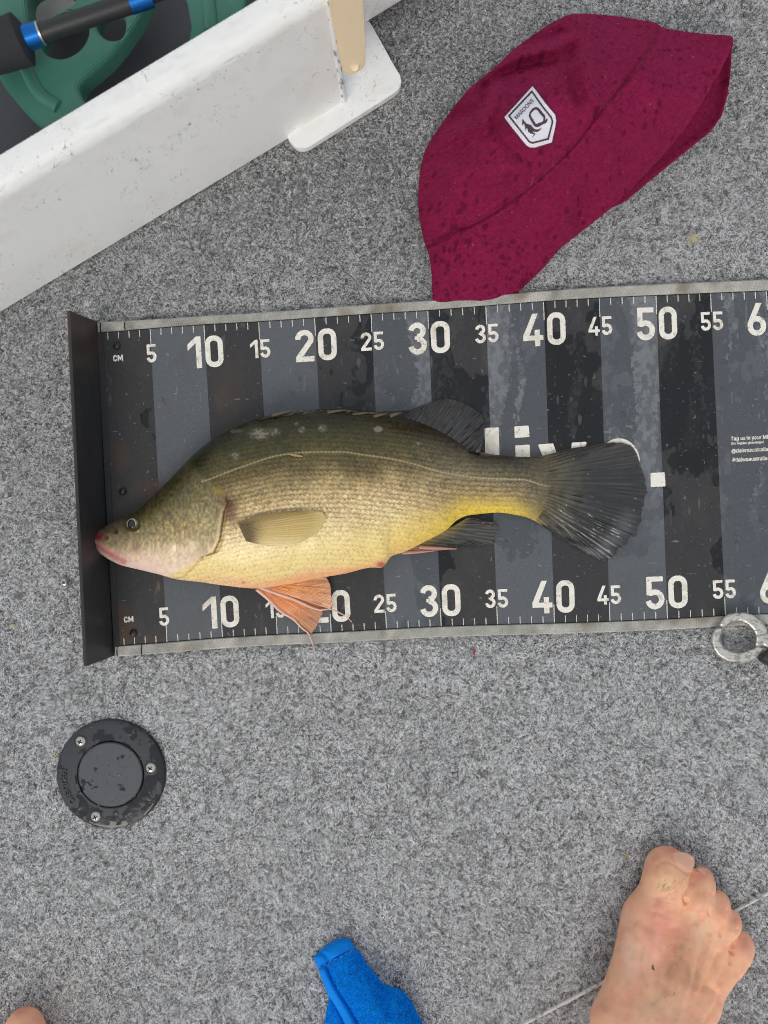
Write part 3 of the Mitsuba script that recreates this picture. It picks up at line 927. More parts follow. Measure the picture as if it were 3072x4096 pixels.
# head
HC = ramp(headc, np.clip(Vc + 0.16 * (nz(X, Y, 40, 92, 3) - 0.5) - 0.10 * sstep(380, 470, X) * sstep(0.4, 0.7, Vc), 0, 1))
gold = sstep(0.52, 0.64, nz(X, Y, 3.2, 60, 3)) * np.exp(-(((X - 375) / 55) ** 2 + ((Y - 1140) / 24) ** 2))
HC = HC + gold[..., None] * 0.5 * (lin(205, 170, 90) - HC)
gold2 = sstep(0.50, 0.62, nz(X, Y, 3.6, 61, 3)) * np.exp(-(((X - 440) / 36) ** 2 + ((Y - 1120) / 60) ** 2))
HC = HC + gold2[..., None] * 0.45 * (lin(196, 178, 120) - HC)
HC = HC * (0.62 + 0.76 * nz(X, Y, 9, 62, 4))[..., None]
HC = HC * (1 + 1.25 * (nz(X, Y / 1.8, 3.6, 93, 2) - 0.5) * sstep(1.0, 0.5, Vc))[..., None]
HC = HC * (1 + 0.16 * sstep(0.45, 0.7, Vc))[..., None]
pink = np.exp(-(((Y - fb(X)) + 12) / 16) ** 2) * sstep(420, 300, X) * 0.40
HC = HC + pink[..., None] * (lin(226, 190, 184) - HC)
C = C * (1 - head[..., None]) + HC * head[..., None]
snout = sstep(300, 235, X)[..., None]
C = C * (1 - 0.55 * snout) + 0.55 * snout * (lin(120, 100, 84) * (0.45 + 1.1 * nz(X, Y, 7, 63, 4))[..., None])
# maxilla patch, lips
mx = np.exp(-(((X - 292) / 15) ** 2 + ((Y - 1183) / 13) ** 2))[..., None]
C = C + 0.65 * mx * (lin(140, 108, 92) - C)
below = sstep(-2, 3, Y - np.interp(X, MOUTH[:, 0], MOUTH[:, 1]))
lip = np.exp(-((dmo - 4.0) / 4.5) ** 2) * sstep(312, 285, X)
lipn = nz(X, Y, 8, 96, 3)
C = C + (0.80 * lip)[..., None] * (lin(206, 128, 122) * (0.7 + 0.6 * lipn)[..., None] - C)
jaw = below * sstep(350, 280, X) * sstep(3, 7, dmo)
C = C + (0.8 * jaw)[..., None] * (lin(236, 208, 196) - C)
red = np.exp(-(((X - 212) / 10) ** 2 + ((Y - 1160) / 7) ** 2))
C = C + np.clip(1.2 * red, 0, 0.95)[..., None] * (lin(150, 30, 52) - C)
red2 = np.exp(-((dmo) / 1.6) ** 2) * sstep(316, 290, X)
C = C + (0.35 * red2)[..., None] * (lin(120, 40, 44) - C)
for (a, b, r) in ((335, 290, 10), (290, 322, 9)):
    c = c5([(a, b)])[0] / K
    dn = np.hypot(X - c[0], Y - c[1])
    C = C * (1 - 0.68 * np.exp(-(dn / (r * 0.5)) ** 2) + 0.35 * np.exp(-((dn - r * 0.85) / 1.6) ** 2))[..., None]
C = C * (1 - 0.6 * np.exp(-((de - 14.0) / 2.6) ** 2) * (0.5 + 0.5 * sstep(-6, 8, Y - EYE[1])))[..., None]
# gill slit shade colours (dark skin fold behind the cover, red axil)
fold = np.exp(-((sd - 3.0) / 2.2) ** 2) * within
C = C * (1 - 0.80 * fold)[..., None]
C = C * (1 - 0.25 * np.exp(-(dg2 / 2.0) ** 2))[..., None]
axl = np.exp(-(((X - 500) / 17) ** 2 + ((Y - 1108) / 30) ** 2)) + 0.8 * np.exp(-(((X - 492) / 12) ** 2 + ((Y - 1086) / 10) ** 2))
C = C + np.clip(0.85 * axl, 0, 0.8)[..., None] * (lin(96, 62, 44) * (0.7 + 0.6 * nz(X, Y, 8, 70, 3))[..., None] - C)
gp = np.exp(-(((X - 471) / 13) ** 2 + ((Y - 1062) / 9) ** 2))
C = C + (0.7 * gp)[..., None] * (lin(156, 126, 50) * (0.6 + 0.8 * nz(X, Y, 5, 71, 3))[..., None] - C)
rim = np.exp(-((sd + 3.5) / 2.6) ** 2) * within * sstep(1080, 1130, Y)
C = C + (0.45 * rim)[..., None] * (lin(214, 196, 158) - C)
# lateral line: broken pale dashes
dash = 0.45 + 0.55 * sstep(0.35, 0.6, np.sin(X * 0.78) * 0.5 + 0.5)
C = C + (lat * dash * sstep(1214, 1160, X) * 0.75)[..., None] * (lin(198, 186, 142) - C)
# belly rose, vent, blood spot
ros = np.exp(-(((X - 640) / 120) ** 2 + ((Y - fb(X) + 3) / 14) ** 2)) + 0.6 * np.exp(-(((X - 740) / 90) ** 2 + ((Y - fb(X) + 2) / 9) ** 2))
C = C + np.clip(0.65 * ros, 0, 0.65)[..., None] * (lin(232, 164, 116) - C)
vent = np.exp(-(((X - 822) / 10) ** 2 + ((Y - 1220) / 7) ** 2))
C = C + (np.clip(1.1 * vent, 0, 0.9))[..., None] * (lin(176, 84, 92) - C)
bs = np.exp(-(((X - 526) / 3.5) ** 2 + ((Y - 1258) / 3) ** 2))
C = C + (0.85 * bs)[..., None] * (lin(206, 84, 64) - C)
# dried slime froth on the back
fr_ = np.zeros(sh)
for a, b, r1, r2 in ((562, 937, 24, 12), (592, 933, 14, 9), (697, 925, 10, 8), (652, 928, 8, 7), (817, 927, 10, 7), (508, 984, 10, 8), (510, 931, 14, 4), (905, 957, 5, 4), (640, 916, 5, 4)):
    fr_ = np.maximum(fr_, np.exp(-((((X - a) / r1) ** 2 + ((Y - b) / r2) ** 2)) ** 2 * 1.2))
bub = sstep(0.50, 0.68, nz(X, Y, 4.2, 80, 2) + 0.15 * (nz(X, Y, 1.6, 81, 1) - 0.5))
fk = fr_ * (0.30 + 0.70 * bub)
fk = np.where(np.hypot((X - 817) / 9, (Y - 927) / 6) < 1, 0.8, fk)
C = C + (0.62 * fk)[..., None] * (lin(168, 162, 146) - C)
C = np.clip(C, 0.004, 0.86)
P = at(X * K, Y * K, Zs)
# underside
Zb = np.maximum(ZR(X[:, ::4]) - (ZR(X[:, ::4]) - ZM - 0.0006) * (1 - np.abs(2 * Vc[:, ::4] - 1) ** 2.0) ** 0.5, ZM + 0.0006)
Pb = at(X[:, ::4] * K, Y[:, ::4] * K, ZR(X[:, ::4]))
Pb[..., 2] = Zb
vt, ftri = grid_mesh(P)
vb, fbt = grid_mesh(Pb)
ftri = up_facing(vt, ftri)
fbt = up_facing(vb, fbt)[:, ::-1]
vall = np.vstack([vt, vb])
call = np.vstack([C.reshape(-1, 3), np.repeat(lin(200, 180, 120)[None], len(vb), 0)])
add(fish + '__body', (vall, np.vstack([ftri, fbt + len(vt)])), 'fish_skin', True, color=call)


def z_on_fish(px, py, lift):
    x, y = px / K, py / K
    c = np.clip((y - ft(x)) / (fb(x) - ft(x)), 0.0, 1)
    return ZR(x) + HU(x) * (1 - np.abs(2 * c - 1) ** 2.3) ** 0.6 + lift


def fin(name, root, edge, zroot, zedge, nrays, cfun, mat_='fin_skin', relief=0.0007, nu=90, label=None, dome=0.0, warp=0.0, wet=1.0):
    """fan of rays from the root line to the outer edge line (src px); cfun(X, Y, along, across, ray) -> colour"""
    nv = nrays * 10
    def res(p, n):
        q = resample(p, 1.0)
        s = np.linspace(0, len(q) - 1, n)
        return np.stack([np.interp(s, np.arange(len(q)), q[:, i]) for i in range(2)], 1)
    R, E = res(root, nv), res(edge, nv)
    a = np.linspace(0, 1, nu)[:, None, None]
    Q = R[None] * (1 - a) + E[None] * a
    acr = np.linspace(0, 1, nv)[None] + 0 * a[..., 0]
    al = a[..., 0] + 0 * acr
    ph = acr * nrays + 0.25 * (nz(al * 5, acr * nrays * 0.5, 1.0, 3, 2) - 0.5) * al
    # rays fork once past the middle
    r1 = 0.5 + 0.5 * np.cos(2 * np.pi * ph)
    r2 = 0.5 + 0.5 * np.cos(4 * np.pi * ph)
    ray = r1 * (1 - sstep(0.4, 0.7, al)) + r2 * sstep(0.4, 0.7, al)
    if callable(zroot):
        zroot = zroot(R[:, 0], R[:, 1])[None]
    Zf = zroot + (zedge - zroot) * al ** 0.8 + relief * ray * (1 - 0.4 * al) + dome * np.sin(np.pi * acr) * np.sin(np.pi * np.clip(al * 0.9, 0, 1))
    stk = nz(al * 2.2, acr * nrays * 3.2, 1.0, 77, 2)
    stk = sstep(0.50, 0.80, stk) * sstep(0.40, 0.62, nz(Q[..., 0], Q[..., 1], 34, 78, 3))
    Zf = Zf + wet * 0.0013 * stk + 0.0016 * (nz(Q[..., 0], Q[..., 1], 40, 9, 2) - 0.5) * al + warp * np.sin(acr * 9) * al
    P = at(Q[..., 0], Q[..., 1], Zf)
    v, f = grid_mesh(P)
    f = up_facing(v, f)
    vb = v.copy()
    vb[:, 2] -= 0.0005
    n = len(v)
    Cc = np.clip(cfun(Q[..., 0], Q[..., 1], al, acr, ray), 0.003, 0.9).reshape(-1, 3)
    lab = {'label': label} if label else {}
    return add(f'{fish}__{name}', (np.vstack([v, vb]), np.vstack([f, f[:, ::-1] + n])), mat_, True, color=np.vstack([Cc, Cc]), **lab)


# tail
TE = cw([(600, 463), (700, 430), (800, 400), (1000, 370), (1130, 352), (1215, 352), (1290, 375), (1335, 430), (1358, 500), (1372, 550), (1395, 610), (1413, 690), (1421, 770), (1405, 850), (1392, 930), (1362, 1020), (1330, 1110), (1240, 1200), (1175, 1260), (1130, 1310), (1085, 1330), (1040, 1325), (980, 1300), (850, 1235), (740, 1160), (640, 1100), (575, 1050), (520, 1018)])
tip = sstep(6, 12, np.arange(len(TE))) * 1.0
tail_edge = resample(TE[2:26], 3)
tail_edge = tail_edge + (nz(np.arange(len(tail_edge)) * 1.0, 0, 2.5, 4, 3)[:, None] - 0.5) * 26 * np.exp(-((np.arange(len(tail_edge)) / len(tail_edge) - 0.5) / 0.28) ** 4)[:, None]
tail_root = cw([(530, 470), (560, 525), (575, 620), (580, 740), (572, 850), (550, 945), (500, 1010)])


def tail_c(X, Y, al, acr, ray):
    st = nz(al * 3, acr * 170, 1.0, 12, 3)
    fine = nz(al * 4, acr * 420, 1.0, 13, 2)
    c = lin(42, 42, 44) * (0.25 + 1.5 * st * (0.5 + fine))[..., None] + (0.050 * (ray ** 3) * sstep(0.45, 0.7, fine))[..., None]
    c = c * (1 - 0.55 * np.exp(-((al - 0.7) / 0.25) ** 2) * sstep(0.5, 0.9, acr))[..., None]
    c = c * (1 - 0.45 * sstep(0.45, 0.85, al) * sstep(0.25, 0.5, acr))[..., None]
    pale = np.exp(-((al - 0.86) / 0.09) ** 2) * sstep(0.45, 0.6, acr)
    c = c + (0.10 * pale * (0.4 + 0.8 * st))[..., None] * np.array([0.9, 0.95, 1.1])
    base = sstep(0.50, 0.04, al + 0.30 * (nz(X, Y, 16, 88, 3) - 0.5))[..., None]
    top = sstep(0.35, 0.05, acr)[..., None] * (0.35 + 0 * base)
    c = c + top * (lin(92, 86, 76) * (0.4 + 1.1 * st)[..., None] - c)
    return c * (1 - base * 0.85) + base * 0.85 * lin(98, 91, 68) * (0.45 + 1.0 * nz(X, Y, 15, 89, 3))[..., None]


fin('tail_fin', tail_root, tail_edge, lambda x, y: z_on_fish(x, y, 0.0) - 0.0008, 0.0060, 24, tail_c, 'tail_skin', nu=130, label='dark fan tail with wet glints', relief=0.0010)
# soft dorsal
c3 = crop(1000, 1550, 0.6028)
DR = c3([(800, 205), (900, 220), (1000, 262), (1150, 315), (1290, 382), (1440, 422), (1530, 438)])
DE = c3([(880, 158), (960, 160), (1060, 150), (1200, 98), (1310, 72), (1400, 95), (1480, 140), (1535, 182), (1558, 240), (1556, 310), (1545, 370), (1532, 432)])


def dorsal_c(X, Y, al, acr, ray):
    st = nz(al * 3, acr * 120, 1.0, 14, 3)
    fine = nz(al * 4, acr * 330, 1.0, 13, 2)
    c = lin(38, 38, 38) * (0.3 + 1.4 * st * (0.5 + fine))[..., None] + (0.06 * ray ** 3 * sstep(0.4, 0.7, fine))[..., None]
    return c * (1 - 0.5 * sstep(0.3, 0.9, al) * sstep(0.2, 0.5, acr))[..., None] + sstep(0.3, 0, al)[..., None] * lin(40, 37, 24) * 0.6


fin('dorsal_fin', DR, DE, 0.0235, 0.0075, 20, dorsal_c, label='dark soft dorsal fin spread on the mat', relief=0.0012)
# spiny dorsal folded along the back
SR = c3([(60, 215), (200, 190), (400, 175), (600, 178), (740, 190), (830, 212)])
SE = c3([(110, 192), (285, 152), (450, 150), (640, 148), (740, 160), (850, 165)])
fin('dorsal_fin', SR, SE, 0.034, 0.029, 8, lambda X, Y, al, acr, ray: (lin(60, 54, 40) * (0.6 + 0.8 * nz(X, Y, 12, 6, 2))[..., None] + 0.05 * ray[..., None] ** 2), label='folded spiny dorsal fin along the back', relief=0.0018)
for a, b in (((150, 186), (285, 154)), ((515, 168), (642, 150)), ((680, 184), (800, 166)), ((820, 196), (915, 170)), ((930, 190), (1005, 166))):
    l = c3([a, ((a[0] + b[0]) / 2, (a[1] + b[1]) / 2 - 3), b])
    add(fish + '__spine', tube(at(l[:, 0], l[:, 1], np.array([0.034, 0.0335, 0.031])), [0.0016, 0.0012, 0.0004], 8), B('spine_mat', base_color=lin(96, 86, 70), roughness=0.25))
# anal fin
AR = c3([(1000, 1092), (1150, 1030), (1300, 948), (1440, 866)])
AE = c3([(1220, 1085), (1372, 1070), (1500, 1056), (1600, 1040), (1622, 1000), (1650, 925), (1610, 890), (1540, 874)])


def anal_c(X, Y, al, acr, ray):
    st = nz(al * 3, acr * 70, 1.0, 15, 3)
    c = lin(44, 43, 40) * (0.5 + st)[..., None] + (0.05 * ray ** 2)[..., None]
    fr = sstep(0.34, 0.12, acr)[..., None]
    c = c * (1 - fr) + fr * lin(170, 132, 114) * (0.6 + 0.8 * st)[..., None]
    r = sstep(0.35, 0.0, al)[..., None] * 0.6
    return c * (1 - r) + r * lin(142, 124, 58)


fin('anal_fin', AR, AE, 0.0125, 0.0068, 12, anal_c, label='dark anal fin with pinkish front spines', relief=0.0012)
for a, b in (((1010, 1096), (1226, 1083)), ((1120, 1060), (1372, 1071))):
    l = c3([a, ((a[0] + b[0]) / 2, (a[1] + b[1]) / 2 + 2), b])
    add(fish + '__spine', tube(at(l[:, 0], l[:, 1], np.array([0.0125, 0.0110, 0.0088])), [0.0017, 0.0013, 0.0004], 8), B('pink_spine_mat', base_color=lin(192, 142, 126), roughness=0.3))
# pectoral fin, lying on the flank
PR = c5([(955, 240), (972, 275), (985, 305), (1000, 338)])
PE = c5([(1000, 232), (1100, 206), (1200, 189), (1300, 182), (1390, 188), (1408, 212), (1398, 250), (1360, 300), (1280, 345), (1150, 378), (1060, 371)])


def pec():
    nr, nu = 20, 110
    nv = nr * 7
    def res(p, n):
        q = resample(p, 1.0)
        s = np.linspace(0, len(q) - 1, n)
        return np.stack([np.interp(s, np.arange(len(q)), q[:, i]) for i in range(2)], 1)
    R, E = res(PR, nv), res(PE[3:9], nv)
    # straight upper and lower margins bowed outwards
    a = np.linspace(0, 1, nu)[:, None, None]
    Q = R[None] * (1 - a) + E[None] * a
    acr = np.linspace(0, 1, nv)[None] + 0 * a[..., 0]
    al = a[..., 0] + 0 * acr
    Q[..., 1] += np.sin(np.pi * al) * (-14 * sstep(0.5, 0.0, acr) + 15 * sstep(0.5, 1.0, acr))
    ph = acr * nr
    ray = 0.5 + 0.5 * np.cos(2 * np.pi * ph)
    Zp = z_on_fish(Q[..., 0], Q[..., 1], 0.0022) + 0.0006 * ray * (1 - 0.5 * al) + 0.0022 * (1 - al) * np.sin(np.pi * acr)
    st = nz(al * 3, acr * 60, 1.0, 17, 3)
    c = lin(206, 178, 108) * (0.80 + 0.20 * ray + 0.35 * (st - 0.5))[..., None]
    tp = sstep(0.62, 0.0, acr)[..., None]
    c = c * (1 - 0.85 * tp) + 0.85 * tp * lin(130, 106, 50) * (0.7 + 0.6 * st)[..., None]
    lo = sstep(0.6, 1.0, acr)[..., None]
    c = c * (1 - 0.85 * lo) + 0.85 * lo * lin(226, 206, 150) * (0.85 + 0.3 * st)[..., None]
    b = np.exp(-((al - 0.07) / 0.15) ** 2)[..., None] * sstep(0.02, 0.2, acr)[..., None]
    c = c + 0.92 * b * (lin(92, 72, 42) * (0.4 + 1.2 * nz(Q[..., 0], Q[..., 1], 14, 18, 3))[..., None] - c)
    en = sstep(0.80, 1.0, al)[..., None]
    c = c + 0.8 * en * (lin(204, 184, 122) - c)
    gl = np.exp(-((al - 0.17) / 0.08) ** 2) * sstep(0.7, 0.2, acr) * sstep(0.48, 0.56, nz(Q[..., 0], Q[..., 1], 26, 19, 3))
    P = at(Q[..., 0], Q[..., 1], Zp)
    v, f = grid_mesh(P)
    f = up_facing(v, f)
    vb = v.copy()
    vb[:, 2] -= 0.0006
    c = np.clip(c, 0.01, 0.85).reshape(-1, 3)
    add(fish + '__pectoral_fin', (np.vstack([v, vb]), np.vstack([f, f[:, ::-1] + len(v)])), 'fin_skin', True, color=np.vstack([c, c]), label='olive yellow pectoral fin folded on the flank')


pec()
# pelvic fins
cp = crop(900, 2200, 0.4822)


def pelv_c(dark):
    def fn(X, Y, al, acr, ray):
        st = nz(al * 2.5, acr * 60, 1.0, 25, 3)
        c = lin(248, 180, 120) * (0.80 + 0.18 * ray + 0.35 * (st - 0.5))[..., None]
        e = sstep(0.45, 1.0, al)[..., None]
        c = c * (1 - e) + e * lin(226, 172, 134) * (0.7 + 0.6 * st)[..., None]
        lead = sstep(0.80, 1.0, acr)[..., None]
        c = c * (1 - 0.75 * lead) + 0.75 * lead * lin(240, 196, 172)
        if dark:
            c = c * np.array([0.90, 0.76, 0.70]) * (1 - 0.25 * e)
        return c
    return fn


edge1 = resample(cp([(840, 225), (866, 270), (880, 330), (886, 400), (891, 470), (862, 490)]), 2)
edge1 = edge1 + (nz(np.arange(len(edge1)) * 1.0, 0, 2.2, 6, 2)[:, None] - 0.5) * 10
fin('pelvic_fin', cp([(300, 244), (270, 262), (228, 282)]), edge1, 0.021, 0.0105, 11, pelv_c(False), relief=0.0011, label='orange pelvic fin, upper one of the pair')
edge2 = resample(cp([(870, 440), (815, 500), (795, 545), (780, 590), (760, 640), (720, 690), (690, 690)]), 2)
edge2 = edge2 + (nz(np.arange(len(edge2)) * 1.0, 0, 2.2, 7, 2)[:, None] - 0.5) * 9
fin('pelvic_fin', cp([(420, 310), (340, 330), (262, 325)]), edge2, 0.016, 0.0072, 10, pelv_c(True), relief=0.0011, label='brownish orange pelvic fin, lower one of the pair')
PM = B('filament_mat', base_color=lin(226, 186, 168), roughness=0.3)
for pts, z0, z1, w in (([(228, 282), (420, 358), (580, 414), (720, 478), (800, 497), (862, 490), (930, 511), (1000, 550), (1052, 598)], 0.0225, 0.0062, 0.0017),
                       ([(262, 325), (370, 420), (470, 515), (570, 578), (640, 650), (690, 692), (722, 770), (738, 815), (746, 856)], 0.017, 0.0075, 0.0016)):
    l = spline(cp(pts), 4)
    k = np.linspace(0, 1, len(l))
    add(fish + '__fin_ray', tube(at(l[:, 0], l[:, 1], z0 + (z1 - z0) * k ** 0.7), w * (1 - 0.85 * k) + 0.0001, 8), PM, True)
# eye
ec = at(EYE[0] * K, EYE[1] * K, 0)
ez = float(z_on_fish(EYE[0] * K, EYE[1] * K, 0)) - 0.0038
ec = at(EYE[0] * K, EYE[1] * K, ez + 0.003)
m = trimesh.creation.icosphere(5, 0.0056)
v = np.array(m.vertices)
dx, dy = v[:, 0] / 0.0056, v[:, 1] / 0.0056
c = np.repeat(lin(128, 108, 88)[None], len(v), 0)
org = sstep(0.25, 0.6, dx) * sstep(0.9, 0.2, np.abs(dy + 0.1))
c = c + org[:, None] * (lin(206, 146, 100) - c)
r = np.hypot((dx + 0.14) / 0.80, (dy - 0.04) * 0.95)
c = np.where((r < 0.84)[:, None], lin(188, 180, 172)[None], c)
c = np.where((r < 0.71)[:, None], lin(26, 28, 32)[None], c)
v = v * [1.08, 1.0, 0.75] + [ec[0], ec[1], ez]
add(fish + '__eye', (v, np.array(m.faces)), 'eye_mat', True, color=c)

# ------------------------------------------------------------------ hat
ch = crop(1600, 0, 0.8873)
hat = thing('bucket_hat', 'maroon terry bucket hat with a white shield badge, lying on its side behind the mat', 'hat')
HB = ch([(760, 65), (820, 61), (900, 65), (1000, 75), (1100, 92), (1165, 103), (1178, 125), (1300, 145), (1400, 155), (1500, 160), (1508, 172), (1500, 205), (1480, 250), (1430, 350), (1350, 480), (1270, 600), (1180, 705), (1090, 805), (960, 932), (830, 1035), (720, 1120), (650, 1205), (560, 1292), (520, 1325), (400, 1355), (146, 1372),
         (143, 1240), (132, 1150), (105, 1080), (86, 980), (80, 900), (88, 780), (108, 685), (150, 612), (240, 485), (310, 400), (440, 295), (510, 222), (600, 158), (690, 98)])
hat_out = resample(HB, 7, True)
hat_out = np.stack([gaussian_filter(hat_out[:, i], 2.0, mode='wrap') for i in (0, 1)], 1)
SEAM = spline(ch([(1168, 100), (1130, 205), (1062, 305), (952, 442), (880, 532), (800, 640), (700, 742), (600, 832), (450, 942), (330, 1012), (230, 1052), (128, 1112)]), 8)
ctrl = []
for (a, b, z) in [(760, 65, .012), (900, 65, .014), (1100, 92, .022), (1165, 103, .024), (1300, 145, .030), (1400, 155, .034), (1505, 165, .040), (1480, 250, .043), (1430, 350, .044), (1350, 480, .040), (1270, 600, .034), (1180, 705, .026), (1090, 805, .020), (960, 932, .015), (830, 1035, .012), (650, 1205, .009), (520, 1325, .007), (300, 1360, .008), (146, 1372, .008), (143, 1240, .010), (105, 1080, .012), (80, 900, .013), (88, 780, .014), (108, 685, .013), (150, 612, .012), (240, 485, .012), (440, 295, .013), (510, 222, .013), (600, 158, .012), (690, 98, .012),
                  (300, 700, .052), (420, 700, .066), (600, 560, .072), (700, 420, .070), (750, 300, .060), (900, 250, .056), (1000, 300, .056), (850, 450, .070), (700, 640, .066), (500, 830, .058), (330, 900, .048), (200, 950, .038), (250, 800, .050), (1050, 420, .058), (1200, 350, .052), (1300, 300, .048), (950, 600, .056), (800, 780, .046), (650, 950, .036), (450, 1080, .030), (300, 1180, .024), (220, 1080, .030), (1180, 500, .052), (1050, 680, .042), (300, 520, .040), (450, 400, .046), (620, 240, .040), (800, 160, .036), (1000, 160, .038), (180, 720, .036), (140, 850, .032)]:
    p = ch([(a, b)])[0]
    ctrl.append((p[0], p[1], z))
ctrl = np.array(ctrl)
ctrl[:, 2] = np.where(ctrl[:, 2] > 0.03, 0.03 + (ctrl[:, 2] - 0.03) * 1.7, ctrl[:, 2])
hat_rbf = RBFInterpolator(ctrl[:, :2] / 1000, ctrl[:, 2], kernel='thin_plate_spline', smoothing=2e-5)
FOLDS = [(ch([(440, 300), (540, 255), (640, 225), (760, 180), (800, 110)]), 26, 0.010), (ch([(400, 380), (470, 340), (560, 300), (690, 290)]), 34, -0.005),
         (ch([(200, 640), (280, 585), (370, 560), (410, 500), (430, 420)]), 24, 0.0075), (ch([(250, 520), (320, 500), (370, 470), (390, 400)]), 30, -0.008),
         (ch([(430, 560), (480, 620), (540, 700)]), 40, -0.004), (ch([(820, 180), (830, 300), (870, 430), (920, 500)]), 26, 0.004), (ch([(760, 200), (770, 330), (800, 430)]), 26, -0.004),
         (ch([(1080, 330), (1180, 400), (1290, 440)]), 60, 0.003), (ch([(760, 880), (740, 1000), (680, 1080)]), 34, 0.004), (ch([(830, 890), (800, 1000)]), 30, -0.003),
         (ch([(130, 1120), (200, 1100), (260, 1060)]), 22, 0.004), (ch([(540, 180), (620, 190), (720, 150)]), 22, -0.006), (ch([(280, 760), (400, 790), (520, 740)]), 50, 0.003)]


def hat_z(p):
    z = hat_rbf(p / 1000)
    for pl, w, h in FOLDS:
        d, _ = seg_dist(p, spline(pl, 6))
        z = z + 2.4 * h * np.exp(-(d / w) ** 2)
    d, _ = seg_dist(p, SEAM)
    # brim side dips under the crown's seam
    z = z - 0.0026 * np.exp(-(d / 7) ** 2) + 0.0020 * np.exp(-((d - 20) / 12) ** 2)
    db, _ = seg_dist(p, np.vstack([hat_out, hat_out[:1]]))
    edge = np.exp(-(db / 10) ** 2)
    z = z - 0.003 * edge
    z = z - 0.0012 * np.exp(-((db - 26) / 4) ** 2)
    z = z + 0.0085 * (nz(p[:, 0], p[:, 1], 130, 33, 3) - 0.5)
    return np.maximum(z, 0.0045)


full = sg.Polygon(hat_out)
seam_line = sg.LineString(np.vstack([SEAM[0] + (SEAM[0] - SEAM[1]) * 8, SEAM, SEAM[-1] + (SEAM[-1] - SEAM[-2]) * 12]))
pieces = sorted(shapely.ops.split(full, seam_line).geoms, key=lambda g: -g.area)[:2]
for g in pieces:
    nm = 'crown' if g.centroid.x < full.centroid.x else 'brim'
    ol = resample(np.asarray(g.exterior.coords)[:-1], 8, True)
    p, f, _ = tri2d(ol, 8)
    z = hat_z(p)
    topv, botv = at(p[:, 0], p[:, 1], z), at(p[:, 0], p[:, 1], z - 0.0026)
    v, f2 = shell(p, f, topv, botv)
    add(f'{hat}__{nm}', (v, f2), 'hat_cloth', True, label='domed crown with a dented top' if nm == 'crown' else 'wide stitched brim spotted with water drops')
# far half of the brim, on the carpet behind the opening
HB2 = resample(ch([(1498, 190), (1490, 330), (1478, 420), (1452, 520), (1402, 592), (1335, 645), (1262, 705), (1150, 795), (1020, 905), (930, 950), (900, 900), (1000, 760), (1150, 560), (1280, 380), (1380, 220), (1440, 165)]), 9, True)
p, f, _ = tri2d(HB2, 10)
dd, _ = seg_dist(p, spline(ch([(1498, 190), (1490, 330), (1478, 420), (1452, 520), (1402, 592), (1335, 645), (1262, 705), (1150, 795), (1020, 905)]), 8))
z = 0.0055 + 0.013 * np.exp(-(dd / 26) ** 2) * sstep(900, 100, p[:, 1] - 0)
z = z * 1.0
v, f2 = shell(p, f, at(p[:, 0], p[:, 1], z), at(p[:, 0], p[:, 1], z - 0.0025))
add(hat + '__brim', (v, f2), 'hat_cloth', True, label='far half of the brim seen past the opening')
# stitch rows along the brim and seams
for pl, off in ((SEAM, 0),):
    pass
crown_seam = spline(ch([(800, 70), (798, 160), (808, 270), (840, 400), (892, 492)]), 6)
l = crown_seam
add(hat + '__seam', tube(at(l[:, 0], l[:, 1], hat_z(l) + 0.0001), 0.0007, 6), 'hat_cloth', True)
l = SEAM[2:-2]
add(hat + '__seam', tube(at(l[:, 0], l[:, 1], hat_z(l) - 0.0003), 0.0005, 6), 'stitch_mat', True)

# badge
cb = crop(2000, 330, 0.14467)
BO = cb([(898, 105), (1010, 240), (1240, 555), (1525, 900), (1550, 1060), (1525, 1230), (1432, 1655), (950, 1800), (820, 1790), (735, 1740), (350, 1270), (120, 962)])
badge_z = lambda p, lift: hat_z(p) + lift


def badge_mesh(poly_px, step, lift, thick=0.0007):
    parts = []
    for g in getattr(poly_px, 'geoms', [poly_px]):
        ol = resample(np.asarray(g.exterior.coords)[:-1], step * 0.7, True)
        hs = [resample(np.asarray(i.coords)[:-1], step * 0.7, True) for i in g.interiors]
        p, f, _ = tri2d(ol, step, hs)
        z = badge_z(p, lift)
        v, f2 = shell(p, f, at(p[:, 0], p[:, 1], z), at(p[:, 0], p[:, 1], z - thick))
        parts.append(trimesh.Trimesh(v, f2, process=False))
    return trimesh.util.concatenate(parts)


add(hat + '__badge', badge_mesh(sg.Polygon(BO), 4, 0.0014, 0.0016), 'badge_white', label='white pentagonal shield badge')
bo = sg.Polygon(BO)
add(hat + '__badge__stitching', badge_mesh(bo.buffer(11).difference(bo.buffer(7.5)), 4, 0.0003), 'stitch_mat')
bi = sg.Polygon(cb([(882, 205), (985, 345), (1200, 655), (1440, 955), (1478, 1070), (1465, 1150), (1355, 1580), (910, 1695), (830, 1680), (775, 1635), (215, 918)]))
add(hat + '__badge__outline', badge_mesh(bi.difference(bi.buffer(-7.2, join_style='mitre')), 3, 0.0017), 'badge_ink')
m = meshkit.text_mesh('MAROONS', 15.5, 1.0, True)
v = np.array(m.vertices)
wtx = v[:, 0].max()
o, e = cb([(452, 1030)])[0], cb([(945, 505)])[0]
ux = (e - o) / np.linalg.norm(e - o)
uy = np.array([ux[1], -ux[0]])
sc = np.linalg.norm(e - o) / wtx
q = o + ux * (v[:, :1] * sc) + uy * v[:, 1:2] * 0.95
zz = badge_z(q, 0.0012) + v[:, 2] * 0.0005
add(hat + '__badge__lettering', trimesh.Trimesh(at(q[:, 0], q[:, 1], zz), m.faces, process=False), 'badge_ink')
